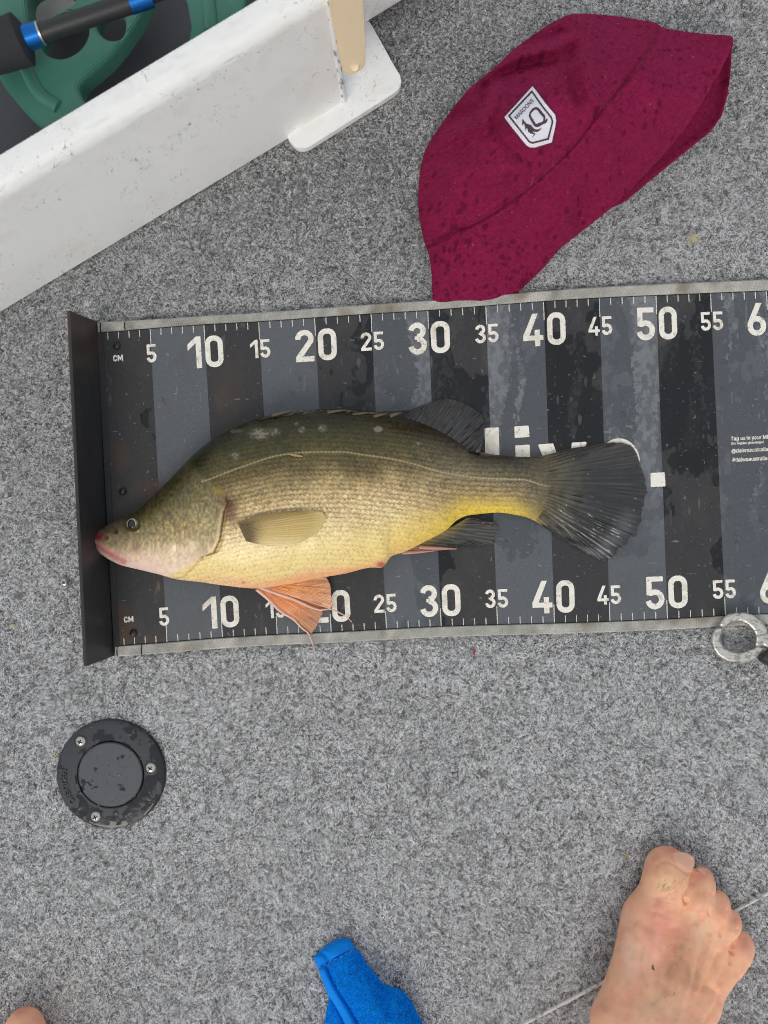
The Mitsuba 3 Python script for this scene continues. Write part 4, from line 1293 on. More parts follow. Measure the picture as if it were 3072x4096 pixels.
Qo = spline(cb([(1000, 678), (1070, 700), (1130, 770), (1235, 895), (1258, 960), (1250, 1050), (1300, 985), (1315, 1020), (1290, 1100), (1180, 1165), (1080, 1220), (1010, 1232), (950, 1200), (830, 1010), (798, 930), (805, 860), (860, 760), (940, 690)]), 1.5, True)
Qi = spline(cb([(985, 745), (1030, 765), (1110, 870), (1190, 955), (1200, 1010), (1165, 1085), (1060, 1115), (1015, 1150), (985, 1130), (910, 1010), (862, 930), (860, 860), (930, 775)]), 1.5, True)
add(hat + '__badge__emblem', badge_mesh(sg.Polygon(Qo, [Qi]).buffer(0), 2.5, 0.0017), 'badge_ink')
ROO = cb([(600, 1020), (622, 1042), (632, 985), (650, 1020), (652, 1050), (690, 1080), (735, 1135), (850, 1168), (900, 1225), (950, 1285), (1020, 1300), (1090, 1285), (1170, 1240), (1110, 1310), (1060, 1360), (990, 1372), (930, 1362), (895, 1350), (930, 1385), (985, 1420), (950, 1465), (888, 1532), (935, 1445), (930, 1425), (850, 1410), (795, 1380), (765, 1320), (760, 1245), (740, 1285), (715, 1262), (708, 1318), (725, 1335), (695, 1322), (690, 1220), (668, 1120), (655, 1140), (640, 1170), (602, 1170), (618, 1080)])
add(hat + '__badge__emblem', badge_mesh(sg.Polygon(ROO).buffer(0), 2.5, 0.0017), 'badge_ink')

# ------------------------------------------------------------------ white box with its base plate
box = thing('storage_box', 'scuffed white painted aluminium box standing on the carpet, corner welded', 'storage box')
tv, nv = np.array([0.8566, 0.516, 0]), np.array([-0.516, 0.8566, 0])
zv = np.array([0, 0, 1.0])
BD, BE, BH = 0.3287, 0.1569, 0.154


def bxf(t, d, z):
    t, d, z = np.broadcast_arrays(np.asarray(t, float), np.asarray(d, float), np.asarray(z, float))
    return t[..., None] * tv + d[..., None] * nv + z[..., None] * zv


def extrude_tz(profile, t0, t1, n=60):
    """profile: closed (d, z) polygon swept along the box front"""
    pr = np.asarray(profile, float)
    ts = np.linspace(t0, t1, n)
    P = bxf(ts[:, None], pr[None, :, 0], pr[None, :, 1])
    P = np.concatenate([P, P[:, :1]], 1)
    v, f = grid_mesh(P)
    from mapbox_earcut import triangulate_float64
    ear = triangulate_float64(np.ascontiguousarray(pr), np.array([len(pr)], np.uint32)).reshape(-1, 3)
    k = P.shape[1]
    caps = [trimesh.Trimesh(P[0], ear, process=False), trimesh.Trimesh(P[-1], ear[:, ::-1], process=False)]
    m = trimesh.util.concatenate([trimesh.Trimesh(v, f, process=False)] + caps)
    return m


r = 0.012
arcp = [(BD + r - r * math.cos(a), BH - r + r * math.sin(a)) for a in np.linspace(0, math.pi / 2, 9)]
prof = [(BD, 0.002)] + arcp + [(BD + 0.0200, BH), (BD + 0.0226, BH - 0.0012), (BD + 0.0230, BH - 0.004), (BD + 0.0230, BH - 0.03), (BD + 0.0205, BH - 0.03), (BD + 0.0205, BH - 0.006), (BD + 0.004, BH - 0.012), (BD + 0.003, 0.002)]
add(box + '__front_panel', extrude_tz(prof, -0.95, BE), 'white_metal', 35, label='white front panel with rounded top rim, scratched and dotted with water')
end = trimesh.Trimesh(*[x for x in (np.vstack([bxf(BE + a, d, z) for a in (-0.003, -0.0002) for d in (BD + 0.004, 0.80) for z in (0.002, BH - 0.004)]), trimesh.creation.box().faces)])
end = trimesh.convex.convex_hull(end.vertices)
add(box + '__end_panel', end, 'white_metal')
bk = trimesh.convex.convex_hull(np.vstack([bxf(a, d, z) for a in (-0.95, BE - 0.004) for d in (0.78, 0.80) for z in (0.002, BH)]))
add(box + '__back_panel', bk, 'white_metal')
ln = trimesh.convex.convex_hull(np.vstack([bxf(a, d, z) for a in (-0.95, BE - 0.004) for d in (BD + 0.005, 0.779) for z in (0.04, 0.055)]))
add(box + '__liner', ln, 'liner_mat', label='dark grey liner inside the box')
# weld bead
zs = np.linspace(0.004, BH + 0.001, 150)
wb = bxf(BE + 0.0006 - 0.0055 * zs / BH, BD + 0.0006 + 0.0 * zs, zs)
wob = 0.0004 * np.sin(zs * 1900) + 0.0004 * (nz(zs * 1000, 0, 4, 3, 2) - 0.5)
wb = wb + np.outer(wob, tv)
dpro = np.where(zs > BH - 0.012, (1 - np.sqrt(np.clip(1 - ((zs - BH + 0.012) / 0.0125) ** 2, 0, 1))) * 0.012, 0)
wb = wb + np.outer(dpro, nv)
add(box + '__weld_bead', tube(wb, 0.0021 + 0.0006 * np.abs(np.sin(zs * 950)), 9), 'weld_mat', True, label='rippled weld bead down the corner')
cpl = crop(1100, 0, 0.3617)
BP = cpl([(975, 180), (1000, 205), (1025, 212), (1045, 235), (1120, 365), (1330, 745), (1385, 830), (1399, 900), (1385, 960), (1345, 1010), (1200, 1105), (700, 1420), (380, 1622), (330, 1637), (270, 1640), (215, 1615), (175, 1575), (150, 1538), (100, 1400), (600, 900), (760, 300)])
add(box + '__base_plate', slab(resample(BP, 12, True), 0.0008, 0.0075, bevel=0.0012), 'white_metal', 30, label='flat white base plate with rounded corners')
rl = at(np.array([1380, 1470, 1600, 1800]), np.array([-38, -96, -173, -293]), 0.035)
add(box + '__rail', tube(np.array([rl[0] + (rl[-1] - rl[0]) * k for k in np.linspace(0, 1, 12)]), 0.028, 28), 'white_metal', True, label='round white rail behind the plate')

# cream bracket standing at the box end
br = thing('cream_bracket', 'cream plastic strap end standing against the welded corner of the white box', 'bracket')


def standing(outline, z_of, thick, bevel=0.0008):
    """upright slab: px outline whose height is z_of(py); thickness goes away from the viewer (+y)"""
    p, f, _ = tri2d(resample(outline, 10, True), 14)
    front = at(p[:, 0], p[:, 1], z_of(p[:, 1]))
    back = front + np.array([0, thick, 0])
    v, f2 = shell(p, f, front, back)
    return v, f2


zb_ = lambda y: np.interp(y, [-150, 0, 305], [0.205, 0.165, 0.052])
FRT = cpl([(640, -300), (655, 0), (700, 300), (765, 760), (780, 805), (820, 832), (860, 822), (965, 765), (998, 720), (1004, 660), (985, 250), (970, 0), (960, -300)])
BCK = cpl([(560, -300), (590, 0), (640, 300), (700, 560), (748, 800), (775, 790), (800, 600), (780, 0), (780, -300)])
add(br + '__front_strap', standing(FRT, zb_, 0.004), 'cream_plastic', 40)
add(br + '__back_strap', standing(BCK, lambda y: zb_(y) - 0.004, 0.006), 'cream_plastic', 40)
c = at(*(cpl([(880, 735)])[0]), float(zb_(cpl([(880, 735)])[0][1])) + 0.0008)
m = lathe([(0.0, 0.0006), (0.0022, 0.0006), (0.0030, 0.0012), (0.0036, 0.0006), (0.0038, -0.002)], 24)
m.apply_transform(trimesh.transformations.rotation_matrix(math.radians(55), [1, 0, 0]))
m.apply_translation(c)
add(br + '__dimple', m, 'cream_plastic', 40)

# green tray in the box
gt = thing('green_tray', 'green moulded plastic tray with rounded cut-outs, inside the white box', 'tray')
cg = crop(0, 0, 0.5425)
G_OUT = spline(cg([(-30, 540), (30, 640), (100, 730), (200, 840), (330, 950), (460, 980), (700, 800), (640, 760), (590, 690), (580, 640), (612, 585), (700, 510), (800, 420), (870, 340), (950, 230), (1040, 90), (1090, -20), (1130, -200), (900, -320), (500, -380), (100, -300), (-200, -100), (-180, 250)]), 8, True)
H_A = spline(cg([(290, 330), (340, 395), (420, 425), (500, 415), (580, 365), (630, 300), (650, 210), (600, 120), (500, 80), (380, 140), (300, 240)]), 8, True)
H_B = spline(cg([(705, 180), (735, 245), (790, 285), (850, 290), (900, 265), (922, 200), (912, 120), (870, 50), (790, 40), (720, 90)]), 8, True)
H_C = spline(cg([(190, 0), (205, 110), (220, 180), (330, 150), (450, 70), (540, 20), (545, -60), (400, -120), (230, -90)]), 8, True)
add(gt + '__frame', slab(G_OUT, 0.095, 0.112, holes=[H_A, H_B, H_C], bevel=0.005), 'green_plastic', 40)
RIB = spline(cg([(180, 480), (260, 640), (330, 730), (440, 800)]), 8)
add(gt + '__ridge', tube(at(RIB[:, 0], RIB[:, 1], 0.110), 0.0055, 12), 'green_plastic', True)
G2 = spline(cg([(1350, -150), (1372, 0), (1392, 100), (1406, 200), (1400, 300), (1500, 330), (1750, 160), (1750, -200)]), 8, True)
add(gt + '__frame', slab(G2, 0.095, 0.110, bevel=0.004), 'green_plastic', 40)
RIB = spline(cg([(1520, -100), (1545, 60), (1560, 240)]), 8)
add(gt + '__ridge', tube(at(RIB[:, 0], RIB[:, 1], 0.108), 0.006, 12), 'green_plastic', True)
pl = thing('pale_panel', 'pale grey panel glimpsed through the hole of the green tray', 'panel')
add(pl, slab(resample(cg([(120, -150), (600, -150), (600, 120), (120, 260)]), 10, True), 0.074, 0.078), B('pale_mat', base_color=(0.50, 0.50, 0.48), roughness=0.6))

# fishing rod across the box
rod = thing('fishing_rod', 'black fishing rod handle with bright blue metal rings, lying over the green tray', 'fishing rod')


def rodp(a, b, r0, r1, z=0.137, n=10, sides=28, **k):
    l = cg([a, b])
    P = np.array([l[0] + (l[1] - l[0]) * t for t in np.linspace(0, 1, n)])
    return tube(at(P[:, 0], P[:, 1], z), np.linspace(r0, r1, n), sides)


def rod_at(t):                      # along the axis, in crop px
    return (235 + t * 0.947, 268 - t * 0.320)


SR_ = 0.5425 * W0 / 3072 * (D - 0.137) / D
add(rod + '__grip', rodp(rod_at(-420), rod_at(-70), 160 * SR_, 178 * SR_), 'grip_foam', 40, label='thick black foam grip')
add(rod + '__grip_end', rodp(rod_at(-70), rod_at(-45), 178 * SR_, 125 * SR_, n=3), 'grip_foam', 40)
add(rod + '__ring', rodp(rod_at(-58), rod_at(66), 90 * SR_, 85 * SR_), 'blue_anodised', 40, label='blue metal ring at the foam grip')
add(rod + '__ring_edge', rodp(rod_at(60), rod_at(78), 84 * SR_, 84 * SR_, n=3), 'steel', 40)
add(rod + '__reel_seat', rodp(rod_at(70), rod_at(770), 66 * SR_, 72 * SR_), 'rod_black', 40)
add(rod + '__ring', rodp(rod_at(765), rod_at(930), 76 * SR_, 76 * SR_), 'blue_anodised', 40, label='blue metal ring at the far end')
add(rod + '__blank', rodp(rod_at(930), rod_at(1500), 50 * SR_, 44 * SR_), 'rod_black', 40)

# ------------------------------------------------------------------ round deck cover
dc = thing('deck_cover', 'round black plastic deck cover held by three screws, wet, set in the carpet', 'deck cover')
cc = at(*drain_c, 0.004)
R = drain_r * W0 / 3072
r2 = 0.0292
add(dc + '__flange', lathe([(r2 + 0.0006, 0.0005), (r2 + 0.0006, 0.0038), (r2 + 0.0014, 0.0046), (R - 0.0035, 0.0046), (R - 0.001, 0.0036), (R, 0.0018), (R, 0.0)], 96, [cc[0], cc[1], 0]), 'drain_black', 30)
ci = at(432, 3107.5, 0.004)
ci = cc + (ci - cc) * 0.35
add(dc + '__cap', lathe([(0, 0.0045), (r2 - 0.0016, 0.0045), (r2 - 0.0006, 0.0039), (r2 - 0.0002, 0.002), (r2 - 0.0002, 0.0)], 96, [cc[0], cc[1], 0]), 'drain_black', 30)
cd = crop(200, 2850, 0.3014)
for a in (62, 188, 305):
    an = math.radians(a)
    b_m = trimesh.creation.box(extents=[0.0012, 0.0075, 0.0008])
    b_m.apply_transform(trimesh.transformations.rotation_matrix(an, [0, 0, 1]))
    b_m.apply_translation([cc[0] + math.cos(an) * (r2 + 0.0014), cc[1] + math.sin(an) * (r2 + 0.0014), 0.0045])
    add(dc + '__notch', b_m, 'dark_slot')


def screw(key, x, y, z, r, ang, parent=True):
    dome = [(0, 0.42 * r), (0.35 * r, 0.40 * r), (0.68 * r, 0.28 * r), (0.92 * r, 0.10 * r), (r, -0.05 * r), (r, -0.3 * r)]
    m = lathe(dome, 32, [x, y, z])
    if parent:
        k = add(key, m, 'steel', 50)
    else:
        k = key
        add(k + '__head', m, 'steel', 50)
    cross = []
    for s in (0, 90):
        b = trimesh.creation.box(extents=[0.95 * r, 0.24 * r, 0.2 * r])
        b.apply_transform(trimesh.transformations.rotation_matrix(math.radians(ang + s), [0, 0, 1]))
        b.apply_translation([x, y, z + 0.36 * r])
        cross.append(b)
    import manifold3d as m3
    mm = None
    for b in cross:
        q = m3.Manifold(m3.Mesh(np.asarray(b.vertices, np.float32), np.asarray(b.faces, np.uint32)))
        mm = q if mm is None else mm + q
    me = mm.to_mesh()
    add(k + '__slot', trimesh.Trimesh(me.vert_properties[:, :3], me.tri_verts, process=False), 'dark_slot')
    return k


for (a, b), ang in (((403, 388), 70), ((1335, 740), 55), ((605, 1387), 25)):
    p = at(*cd([(a, b)])[0], 0.005)
    screw(dc + '__screw', p[0], p[1], 0.0047, 0.0046, ang)
    add(dc + '__screw_recess', lathe([(0.0046, 0.0001), (0.0050, 0.0003), (0.0062, 0.0001), (0.0064, -0.0004)], 32, [p[0], p[1], 0.0047]), 'rivet_mat', 40)
# raised lettering round the left of the flange
m = meshkit.text_mesh('tehnalo', 0.0062, 0.0011, False)
v = np.array(m.vertices)
s0 = v[:, 0] / v[:, 0].max()
ang = np.radians(172 + 46 * s0)
rad = R - 0.0040 - 0.0005
rr = rad - 0.0040 + v[:, 1]
rr = rad - (0.0042 - v[:, 1])
wv = np.stack([cc[0] + rr * np.cos(ang), cc[1] + rr * np.sin(ang), 0.0046 + v[:, 2]], 1)
wv = np.stack([cc[0] + (rad - v[:, 1]) * 0 + np.cos(ang) * (rad - 0.0055 + v[:, 1] * 1.0), cc[1] + np.sin(ang) * (rad - 0.0055 + v[:, 1] * 1.0), 0.0045 + v[:, 2]], 1)
add(dc + '__lettering', trimesh.Trimesh(wv, m.faces, process=False), 'drain_black')

# lone screw in the carpet left of the mat
p = at(257, 2330, 0.002)
screw(thing('carpet_screw', 'small silver cross-head screw in the carpet left of the mat end', 'screw'), p[0], p[1], 0.002, 0.0036, 30, False)

# ------------------------------------------------------------------ towel
tw = thing('blue_towel', 'bright blue terry towel corner with stitched hem at the bottom edge', 'towel')
ct = crop(1200, 3700, 0.3315)
TO = ct([(160, 390), (250, 300), (370, 215), (450, 168), (590, 160), (640, 230), (690, 310), (740, 342), (780, 440), (880, 545), (950, 650), (1010, 715), (1100, 740), (1220, 780), (1290, 850), (1370, 960), (1400, 1050), (1450, 1120), (1485, 1200), (1600, 1500), (1650, 1900), (200, 1900), (240, 1500), (295, 1194), (310, 1080), (330, 960), (350, 880), (338, 840), (270, 680), (215, 520)])
tout = resample(TO, 7, True)
tctrl = np.array([(*ct([(a, b)])[0], z) for a, b, z in [(160, 390, .006), (370, 215, .007), (590, 160, .006), (690, 310, .007), (780, 440, .007), (950, 650, .007), (1100, 740, .007), (1290, 850, .007), (1400, 1050, .007), (1485, 1200, .008), (1600, 1500, .008), (1650, 1900, .008), (200, 1900, .008), (240, 1500, .008), (295, 1194, .008), (330, 960, .008), (338, 840, .010), (270, 680, .010), (215, 520, .008),
                                                            (420, 300, .013), (500, 420, .017), (560, 560, .020), (620, 700, .024), (700, 850, .027), (800, 1000, .030), (1000, 1000, .028), (1150, 950, .023), (1200, 1150, .028), (900, 1250, .034), (600, 1150, .024), (450, 1050, .017), (420, 800, .019), (340, 620, .015), (850, 700, .017), (900, 1600, .036), (1300, 1600, .028), (500, 1600, .022), (680, 450, .013)]])
trbf = RBFInterpolator(tctrl[:, :2] / 1000, tctrl[:, 2], kernel='thin_plate_spline', smoothing=1e-5)
TF = [(ct([(330, 520), (430, 740), (590, 1000), (760, 1300)]), 9, -0.0035), (ct([(280, 560), (390, 800), (520, 1000), (640, 1250)]), 14, 0.0035), (ct([(340, 850), (430, 980), (500, 1120), (560, 1260)]), 9, -0.004),
      (ct([(240, 330), (320, 390), (350, 450)]), 8, -0.003), (ct([(1000, 760), (1010, 900), (1080, 1060)]), 30, -0.004), (ct([(215, 522), (345, 452), (640, 303), (700, 300)]), 5, -0.0018), (ct([(800, 560), (860, 760), (960, 960)]), 40, 0.003)]


def tz(p):
    z = trbf(p / 1000)
    for pl, w, h in TF:
        d, _ = seg_dist(p, spline(pl, 6))
        z = z + h * np.exp(-(d / w) ** 2)
    db, _ = seg_dist(p, np.vstack([tout, tout[:1]]))
    z = z + 0.0012 * (nz(p[:, 0], p[:, 1], 9, 41, 2) - 0.5) * sstep(5, 20, db)
    return np.maximum(z - 0.0035 * np.exp(-(db / 9) ** 2), 0.003)


TP = rng.uniform([1180, 3740], [1760, 4180], (60000, 2))
TP = TP[shapely.contains_xy(sg.Polygon(tout).buffer(-3), TP[:, 0], TP[:, 1])]
hem = sg.Polygon(ct([(100, 580), (215, 522), (345, 452), (640, 303), (760, 250), (560, 60), (60, 300)]))
full = sg.Polygon(tout)
for nm, g in (('hem', full.intersection(hem)), ('cloth', full.difference(hem))):
    ol = resample(np.asarray(g.exterior.coords)[:-1], 6, True)
    p, f, _ = tri2d(ol, 6)
    z = tz(p) - (0.0006 if nm == 'hem' else 0)
    v, f2 = shell(p, f, at(p[:, 0], p[:, 1], z), at(p[:, 0], p[:, 1], 0.0012))
    add(f'{tw}__{nm}', (v, f2), 'towel_hem' if nm == 'hem' else 'towel_cloth', 60)
TP = TP[~shapely.contains_xy(hem.buffer(3), TP[:, 0], TP[:, 1])]
bandp = ct([(222, 530), (320, 500), (350, 600), (425, 735), (590, 1000), (690, 1200), (800, 1400), (660, 1400), (545, 1190), (450, 1020), (352, 850), (280, 690)])
ol = resample(bandp, 6, True)
p, f, _ = tri2d(ol, 6)
z = tz(p) + 0.0011
v, f2 = shell(p, f, at(p[:, 0], p[:, 1], z), at(p[:, 0], p[:, 1], z - 0.002))
add(tw + '__hem', (v, f2), 'towel_hem', 60)
TP = TP[~shapely.contains_xy(sg.Polygon(ol).buffer(3), TP[:, 0], TP[:, 1])]
n = len(TP)
z = tz(TP)
b0 = at(TP[:, 0], TP[:, 1], z)
an = rng.normal(-1.1, 0.8, n)
ln = rng.uniform(0.0010, 0.0022, n)
dv = np.stack([np.cos(an), np.sin(an), 0 * an], 1)
sv = np.stack([-np.sin(an), np.cos(an), 0 * an], 1) * 0.00019
hh = rng.uniform(0.0006, 0.0014, n)[:, None] * np.array([[0, 0, 1.0]])
q1, q2 = b0 + dv * ln[:, None] * 0.5 + hh, b0 + dv * ln[:, None] + hh * 0.2
V = np.stack([b0 - sv, b0 + sv, q1 - sv, q1 + sv, q2 - sv, q2 + sv], 1).reshape(-1, 3)
Fp = (np.array([[0, 2, 3], [0, 3, 1], [2, 4, 5], [2, 5, 3]])[None] + (np.arange(n) * 6)[:, None, None]).reshape(-1, 3)
g = rng.uniform(0.55, 1.25, n) * (0.75 + 0.5 * nz(TP[:, 0], TP[:, 1], 14, 45, 2))
B('pile_mat', base_color=VC, roughness=0.95, specular=0.1)
add(tw + '__pile', (V, Fp), 'pile_mat', False, color=np.repeat(np.clip(np.array([[0.005, 0.33, 1.0]]) * g[:, None], 0, 0.95), 6, 0), kind='stuff')
l = spline(ct([(212, 524), (285, 488), (345, 452), (490, 385), (640, 303), (690, 300)]), 3)
dashes = []
for i in range(0, len(l) - 7, 8):
    q = l[i:i + 6]
    dashes.append(tube(at(q[:, 0], q[:, 1], tz(q) + 0.0009), 0.00035, 5))
add(tw + '__stitching', trimesh.util.concatenate(dashes), 'towel_thread')

# ------------------------------------------------------------------ lip gripper
lg = thing('fish_gripper', 'worn metal fish lip gripper with two curved jaws, on the mat edge at the right', 'fish gripper')
cl = crop(2750, 2400, 0.1941)
J1o = [(668, 540), (650, 500), (680, 420), (770, 330), (900, 275), (1050, 255), (1200, 262), (1350, 310), (1500, 410), (1600, 530), (1670, 680), (1720, 850), (1760, 1020)]
J1i = [(1640, 1000), (1560, 960), (1400, 945), (1396, 860), (1400, 800), (1370, 680), (1290, 560), (1180, 480), (1050, 448), (900, 472), (800, 540), (730, 575)]
J2o = [(640, 560), (560, 590), (512, 680), (480, 800), (500, 950), (560, 1080), (680, 1200), (850, 1280), (1000, 1305), (1200, 1300), (1350, 1250), (1450, 1200), (1600, 1130), (1800, 1150)]
J2i = [(1800, 950), (1660, 958), (1480, 950), (1320, 992), (1200, 1050), (1080, 1075), (950, 1060), (830, 1010), (730, 920), (692, 830), (700, 720), (737, 612), (700, 570)]


def jawm(o, i, z0, h, gb):
    ol = np.vstack([spline(cl(o), 2.0), spline(cl(i), 2.0)])
    ol = resample(np.asarray(sg.Polygon(ol).buffer(0).buffer(0.8).exterior.coords)[:-1], 2.2, True)
    p, f, _ = tri2d(ol, 2.5)
    db, _ = seg_dist(p, np.vstack([ol, ol[:1]]))
    z = z0 + h * np.sqrt(np.clip(1 - (1 - np.clip(db / 14, 0, 1)) ** 2, 0, 1))
    z = z - gb * np.exp(-((db - 18) / 8) ** 2)
    v, f2 = shell(p, f, at(p[:, 0], p[:, 1], z), at(p[:, 0], p[:, 1], z0 - 0.002))
    return v, f2


add(lg + '__jaw', jawm(J1o, J1i, 0.0135, 0.0034, 0.0), 'jaw_steel', 60)
add(lg + '__jaw', jawm(J2o, J2i, 0.0095, 0.0044, 0.0), 'jaw_steel', 60)
hp = spline(cl([(1448, 1215), (1500, 1100), (1600, 1010), (1800, 900), (2300, 900), (3300, 1100), (4200, 1350), (4200, 1650), (3300, 1480), (2400, 1350), (1900, 1400), (1650, 1350)]), 4, True)
p, f, _ = tri2d(hp, 10)
db, _ = seg_dist(p, np.vstack([hp, hp[:1]]))
z = 0.008 + 0.012 * np.sqrt(np.clip(1 - (1 - np.clip(db / 26, 0, 1)) ** 2, 0, 1))
v, f2 = shell(p, f, at(p[:, 0], p[:, 1], z), at(p[:, 0], p[:, 1], 0.002))
add(lg + '__handle', (v, f2), 'handle_black', 50)

# ------------------------------------------------------------------ crumbs and lint
def crumb(name, label, px, py, r, col, cat='crumb', n=14, elong=1.0, ang=0.0, group=None):
    k = thing(name, label, cat, group)
    rr = np.random.default_rng(int(px * 7 + py))
    parts = []
    for i in range(n):
        m = trimesh.creation.icosphere(1, r * rr.uniform(0.12, 0.35))
        v = np.array(m.vertices) * rr.uniform(0.6, 1.5, 3)
        a = ang + rr.normal(0, 0.2)
        o = rr.normal(0, r * 0.42, 2) * [elong, 1 / elong]
        o = np.array([o[0] * math.cos(a) - o[1] * math.sin(a), o[0] * math.sin(a) + o[1] * math.cos(a)])
        c = at(px, py, 0.002)
        v = v + [c[0] + o[0], c[1] + o[1], 0.0022 + rr.uniform(0, 0.0008)]
        parts.append(trimesh.Trimesh(v, m.faces, process=False))
    m = trimesh.util.concatenate(parts)
    add(k, m, 'crumb_mat', False, color=np.repeat(np.asarray(col)[None], len(m.vertices), 0))


def lint(label, px, py, r, n, col):
    k = thing('lint_tuft', label, 'lint')
    rr = np.random.default_rng(int(px))
    parts = []
    for i in range(n):
        c = at(px, py, 0.002) + [*(rr.normal(0, r * 0.40, 2)), rr.uniform(0, 0.0015)]
        a, q = rr.uniform(0, 6.28), rr.normal(0, 1.2)
        ln = rr.uniform(0.5, 1.1) * r
        l = np.array([c + [math.cos(a + q * t) * ln * t, math.sin(a + q * t) * ln * t, 0.0006 * math.sin(3 * t)] for t in np.linspace(0, 1, 5)])
        parts.append(tube(l, 0.00016, 4))
    m = trimesh.util.concatenate(parts)
    add(k, m, 'crumb_mat', False, color=np.repeat(np.asarray(col)[None], len(m.vertices), 0))


lint('pale yellowish lint tuft on the carpet right of the hat', 2772, 952, 0.0050, 60, lin(206, 200, 168))
lint('small pale lint speck at the left edge of the carpet', 55, 2505, 0.0024, 26, lin(214, 204, 182))
crumb('crumb', 'tiny orange crumb on the carpet near the big toe', 2503, 3430, 0.0018, lin(196, 150, 70), 'crumb', 9)
crumb('blood_speck', 'small red speck on the carpet below the mat', 1898, 2606, 0.0022, lin(150, 40, 52), 'blood speck', 9, 1.6, 1.2)
crumb('grass_blade', 'short straw-coloured bit beside the round deck cover', 215, 3014, 0.0020, lin(200, 184, 120), 'straw', 12, 2.2, -0.7)
l = c3([(255, 441), (300, 450), (350, 458)])
k = thing('twig_bit', 'thin tan twig fragment lying on the fish above its lateral line', 'twig')
add(k, tube(at(l[:, 0], l[:, 1], z_on_fish(l[:, 0], l[:, 1], 0.0015)), [0.0005, 0.0011, 0.0006], 6), B('twig_mat', base_color=lin(170, 140, 96), roughness=0.8))

# ------------------------------------------------------------------ person: two bare feet and legs
person = thing('person', 'barefoot person, only the feet in view on the carpet along the bottom edge', 'person')
cf = crop(2380, 3330, 0.4171)


def smin(a, b, k):
    h = np.clip(0.5 + 0.5 * (b - a) / k, 0, 1)
    return b * (1 - h) + a * h - k * h * (1 - h)


def cone(P, a, b, ra, rb):
    a, b = np.asarray(a), np.asarray(b)
    d = b - a
    t = np.clip(((P - a) @ d) / (d @ d + 1e-12), 0, 1)
    return np.linalg.norm(P - a - t[..., None] * d, axis=-1) - (ra + (rb - ra) * t)


def leg_mesh(place, step, chains, extra, ymin, zmax):
    """chains: lists of (crop x, crop y, z, radius) along bones; toes are joined last with a small blend so that they stay apart"""
    groups = [[(*at(*place([(x, y)])[0], z), r) for x, y, z, r in ch] for ch in chains['body']]
    toes = [[(*at(*place([(x, y)])[0], z), r) for x, y, z, r in ch] for ch in chains['toes']]
    allp = np.array([q for g in groups + toes for q in g] + extra)
    lo = (allp[:, :3] - allp[:, 3:]).min(0) - 0.008
    hi = (allp[:, :3] + allp[:, 3:]).max(0) + 0.008
    n = np.ceil((hi - lo) / step).astype(int) + 1
    F = np.full(n, 1.0, np.float32)
    ax = [lo[i] + np.arange(n[i]) * step for i in range(3)]

    def blend(F, a, b, k):
        A, Bq = np.array(a), np.array(b)
        r = max(A[3], Bq[3]) + 0.03
        l, h2 = np.minimum(A[:3], Bq[:3]) - r, np.maximum(A[:3], Bq[:3]) + r
        s = [slice(max(int((l[i] - lo[i]) / step), 0), min(int((h2[i] - lo[i]) / step) + 2, n[i])) for i in range(3)]
        G = np.stack(np.meshgrid(ax[0][s[0]], ax[1][s[1]], ax[2][s[2]], indexing='ij'), -1)
        F[tuple(s)] = smin(F[tuple(s)], cone(G, A[:3], Bq[:3], A[3], Bq[3]), k)
        return F

    for g in groups:
        for a, b in zip(g[:-1], g[1:]):
            F = blend(F, a, b, 0.007)
    for a, b in zip(extra[:-1], extra[1:]):
        F = blend(F, a, b, 0.012)
    for g in toes:
        Ft = np.full(n, 1.0, np.float32)
        for a, b in zip(g[:-1], g[1:]):
            Ft = blend(Ft, a, b, 0.008)
        F = smin(F, Ft, 0.0065)
    # flat sole
    zz = ax[2][None, None]
    F = np.maximum(F, 0.0012 - zz)
    m = surface_nets(F, lo, step)
    m = trimesh.smoothing.filter_taubin(m, lamb=0.5, nu=0.53, iterations=8)
    return m


RF = {'body': [
    [(560, 770, .020, .0200), (500, 1000, .026, .0205), (450, 1300, .032, .0225), (400, 1560, .040, .0255), (440, 1836, .050, .030), (450, 2200, .056, .034)],
    [(430, 800, .016, .0150), (400, 1050, .020, .0140), (350, 1400, .025, .0165), (290, 1836, .044, .0270), (300, 2200, .055, .030)],
    [(880, 850, .021, .0140), (800, 1150, .033, .0160), (690, 1500, .050, .019), (600, 1836, .062, .025)],
    [(1010, 960, .020, .0130), (900, 1200, .030, .0145), (770, 1500, .045, .018), (650, 1836, .058, .025)],
    [(1120, 1090, .018, .0120), (1000, 1300, .025, .0135), (870, 1560, .036, .017), (740, 1836, .046, .025)],
    [(1250, 1270, .015, .0120), (1140, 1420, .019, .0125), (1000, 1640, .025, .0165), (815, 1836, .034, .0200), (660, 2200, .050, .028)],
    [(700, 1000, .015, .018), (650, 1400, .022, .024), (560, 1836, .040, .032), (540, 2300, .060, .036)],
    [(520, 2300, .040, .034), (500, 2750, .030, .030)]],
    'toes': [
    [(560, 760, .0205, .0195), (640, 560, .0195, .0165), (690, 430, .0185, .0172), (700, 318, .0150, .0158)],
    [(800, 330, .0110, .0110), (640, 320, .0110, .0125)],
    [(890, 860, .0215, .0125), (980, 640, .0235, .0105), (1025, 500, .0180, .0095), (1030, 425, .0110, .0082)],
    [(1020, 960, .0205, .0120), (1130, 780, .0215, .0095), (1178, 690, .0160, .0084), (1185, 650, .0100, .0078)],
    [(1120, 1080, .0185, .0110), (1240, 930, .0190, .0092), (1288, 862, .0145, .0082), (1300, 830, .0095, .0076)],
    [(1190, 1330, .0165, .0120), (1300, 1230, .0150, .0112), (1370, 1150, .0155, .0100), (1405, 1080, .0115, .0086), (1395, 1040, .0090, .0074)]]}
ank = at(*cf([(500, 2330)])[0], 0.07)
